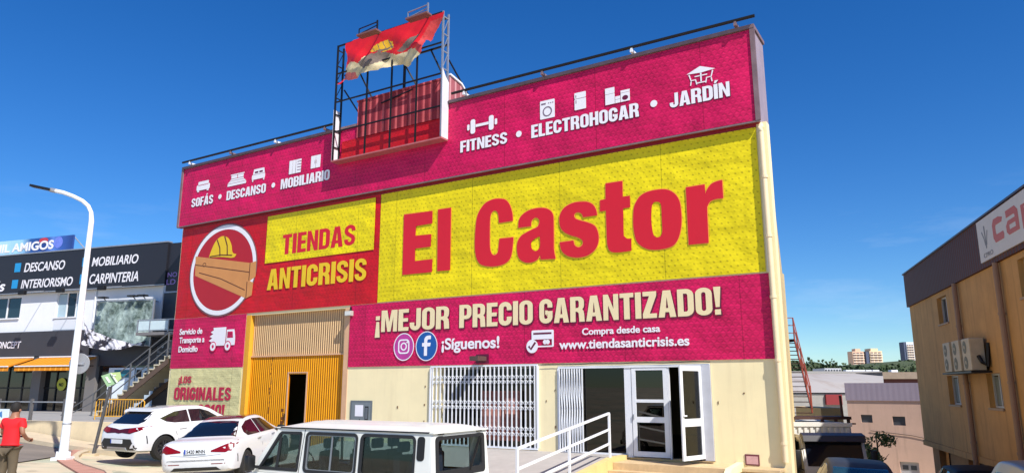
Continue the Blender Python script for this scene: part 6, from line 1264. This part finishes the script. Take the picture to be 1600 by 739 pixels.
# red fire stairs behind the store
fs = thing(WF, 'fire_stairs', 'rusty red steel fire stairs climbing behind the right corner of the store', 'staircase', at(1262, 640, 28))
redst = mat('rusty_red_steel', (140, 58, 38), .65, var=.25, vs=3); dkst = mat('rusty_dark_steel', (64, 36, 28), .7, var=.3)
P1 = at(1268, 632, 28); P2 = at(1240.5, 520, 34); wv = Vector((-1.0, .36, 0)) * 1.05
mb = MB(); mb.bar(P1 + Vector((0, 0, -.2)), P2 + Vector((0, 0, -.3)), .05, .18); mb.bar(P1 + wv + Vector((0, 0, -.2)), P2 + wv + Vector((0, 0, -.3)), .06, .26); mb.build('stringer', redst, fs)
mb = MB()
for k in range(17):
    p = P1.lerp(P2, k / 16) + Vector((0, 0, -.3)); mb.bar(p, p + wv, .24, .03)
mb.build('tread', dkst, fs)
mb = MB()
for k in (0, 4, 8, 12, 16): p = P1.lerp(P2, k / 16) + Vector((0, 0, -.3)); mb.bar(p, p + Vector((0, 0, 1.0)), .05)
for dz in (.35, .7): mb.bar(P1 + Vector((0, 0, dz)), P2 + Vector((0, 0, dz)), .035)
for dz in (.3, .65, 1.0): mb.bar(P2 + Vector((0, 0, dz - .3)), P2 + Vector((-1.2, 0, dz - .3)), .035)
mb.build('railing', redst, fs)
tp_ = P2 + Vector((0, 0, -.3)); MB().box(tp_.x - 1.2, tp_.x + .0, tp_.y, tp_.y + 1.2, tp_.z - .1, tp_.z).build('landing', dkst, fs); mb = MB(); mb.box(P1.x - 1.3, P1.x + 1.05, P1.y - .9, P1.y, P1.z - .5, P1.z - .4)
for dx, dy in ((-1.2, -.85), (.0, -.85), (.95, -.85), (.5, -.85)): mb.bar((P1.x + dx, P1.y + dy, P1.z - .5), (P1.x + dx, P1.y + dy, -1.8), .09)
for z in (.15, .5): mb.bar((P1.x - 1.2, P1.y - .85, P1.z - .5 - z), (P1.x + 1.2, P1.y - .85, P1.z - .5 - z), .05)
mb.bar((P1.x + .75, P1.y - .85, P1.z - .4), (P1.x + .72, P1.y - .85, P1.z + .35), .07); mb.build('platform', dkst, fs)
# bush beside the truck
def foliage(mb, c, r, n, s):
    for i in range(n):
        d = Vector((random.gauss(0, 1), random.gauss(0, 1), random.gauss(0, 1))).normalized() * random.uniform(.2, 1) ** .6; p = Vector(c) + Vector((d.x * r[0], d.y * r[1], d.z * r[2])); nn = Vector((random.gauss(0, 1), random.gauss(0, 1), random.gauss(0, 1))).normalized(); e1 = nn.orthogonal().normalized(); e2 = nn.cross(e1); h = s * random.uniform(.6, 1.3); mb.face([p - e1 * h, p + e2 * h * .45, p + e1 * h, p - e2 * h * .45])
bc = at(1374, 735, 33); tr_ = thing(WF, 'young_tree', 'thin young tree with loose pale leaves beside the truck', 'tree', (bc.x, bc.y, -2.4)); mb = MB(); zt_ = at(1374, 690, 33).z
mb.tube([(bc.x, bc.y, -3), (bc.x + .05, bc.y, bc.z), (bc.x + .0, bc.y, zt_ + .3)], [.07, .05, .02], 7)
for k in range(7): a = k * 1.1; mb.tube([(bc.x, bc.y, zt_ - 1 + k * .15), (bc.x + .5 * math.cos(a), bc.y + .5 * math.sin(a), zt_ - .5 + k * .15)], [.025, .008], 5)
mb.build('trunk', mat('thin_bark', (120, 108, 90), .9, var=.2), tr_)
mb = MB()
for k in range(11): foliage(mb, (bc.x + random.uniform(-.6, .6), bc.y + random.uniform(-.5, .5), zt_ - .7 + random.uniform(-.5, .9)), (.36, .36, .3), 75, .085)
mb.build('crown', mat('olive_leaf', (110, 124, 66), .7, var=.3, vs=2), tr_)
sh = at(1225, 736, 24)
# truck
tk = vehicle('truck', 'dark fronted delivery truck with a white ribbed cargo box beside the store', (10.4, 24.2, -1.42, -96, 0, 0))
cab = mat('cab_cream', (186, 182, 172), .4, var=.06, coat=.3); cabd = mat('cab_dark', (44, 42, 50), .4, var=.1)
m = MB().prism([(0, .5), (0, 1.05), (-.06, 1.2), (-.34, 2.1), (-.5, 2.18), (-1.6, 2.18), (-1.6, .5)], 'Y', -1.0, 1.0); bmesh.ops.bevel(m.b, geom=m.b.edges[:], offset=.05, segments=2, affect='EDGES'); m.build('cab', cab, tk, smooth=True, angle=50)
MB().prism([(-.055, 1.25), (-.085, 1.25), (-.32, 2.0), (-.29, 2.0)], 'Y', -.88, .88).build('windscreen', mat('truck_glass', (18, 24, 36), .05, var=.2, vs=1.5, spec=.5), tk)
MB().prism([(-.16, 1.98), (-.04, 2.02), (-.1, 2.2), (-.4, 2.27), (-.5, 2.19), (-.34, 2.12)], 'Y', -.97, .97).build('visor', cabd, tk)
MB().box(0.0, .03, -.96, .96, .55, .95, bev=.01).build('grille', cabd, tk); MB().box(-.05, .12, -1.02, 1.02, .32, .54, bev=.03).build('bumper', cabd, tk)
for s in (1, -1):
    MB().box(-.12, -.03, s * 1.08, s * 1.28, 1.15, 1.75, bev=.03).bar((-.08, s * .98, 1.8), (-.07, s * 1.2, 1.72), .03).bar((-.08, s * .98, 1.1), (-.07, s * 1.2, 1.2), .03).build('mirror', blackp, tk, smooth=True)
    MB().box(.02, .05, s * .6, s * .92, .66, .86, bev=.01).build('headlight', mat('headlight_glass', 0), tk)
    for ax in (-.75, -4.2): wheel(tk, ax, s * .9, .38, 6)
    MB().prism([(-.4, 1.3), (-.52, 1.98), (-1.2, 1.98), (-1.2, 1.3)], 'Y', s * 1.001, s * 1.006).build('side_window', tint, tk)
bx_ = MB().box(-5.6, -1.8, -1.12, 1.12, .8, 2.5)
for k in range(11): y_ = -1.05 + k * .2; bx_.box(-1.8, -1.75, y_, y_ + .1, .85, 2.38)
bx_.box(-1.82, -1.72, -1.14, 1.14, 2.4, 2.52).build('cargo_box', mat('cargo_white', (212, 210, 204), .5, var=.08, vs=2), tk)
MB().box(-5.6, .0, -.4, .4, .5, .78).build('chassis', blackp, tk)
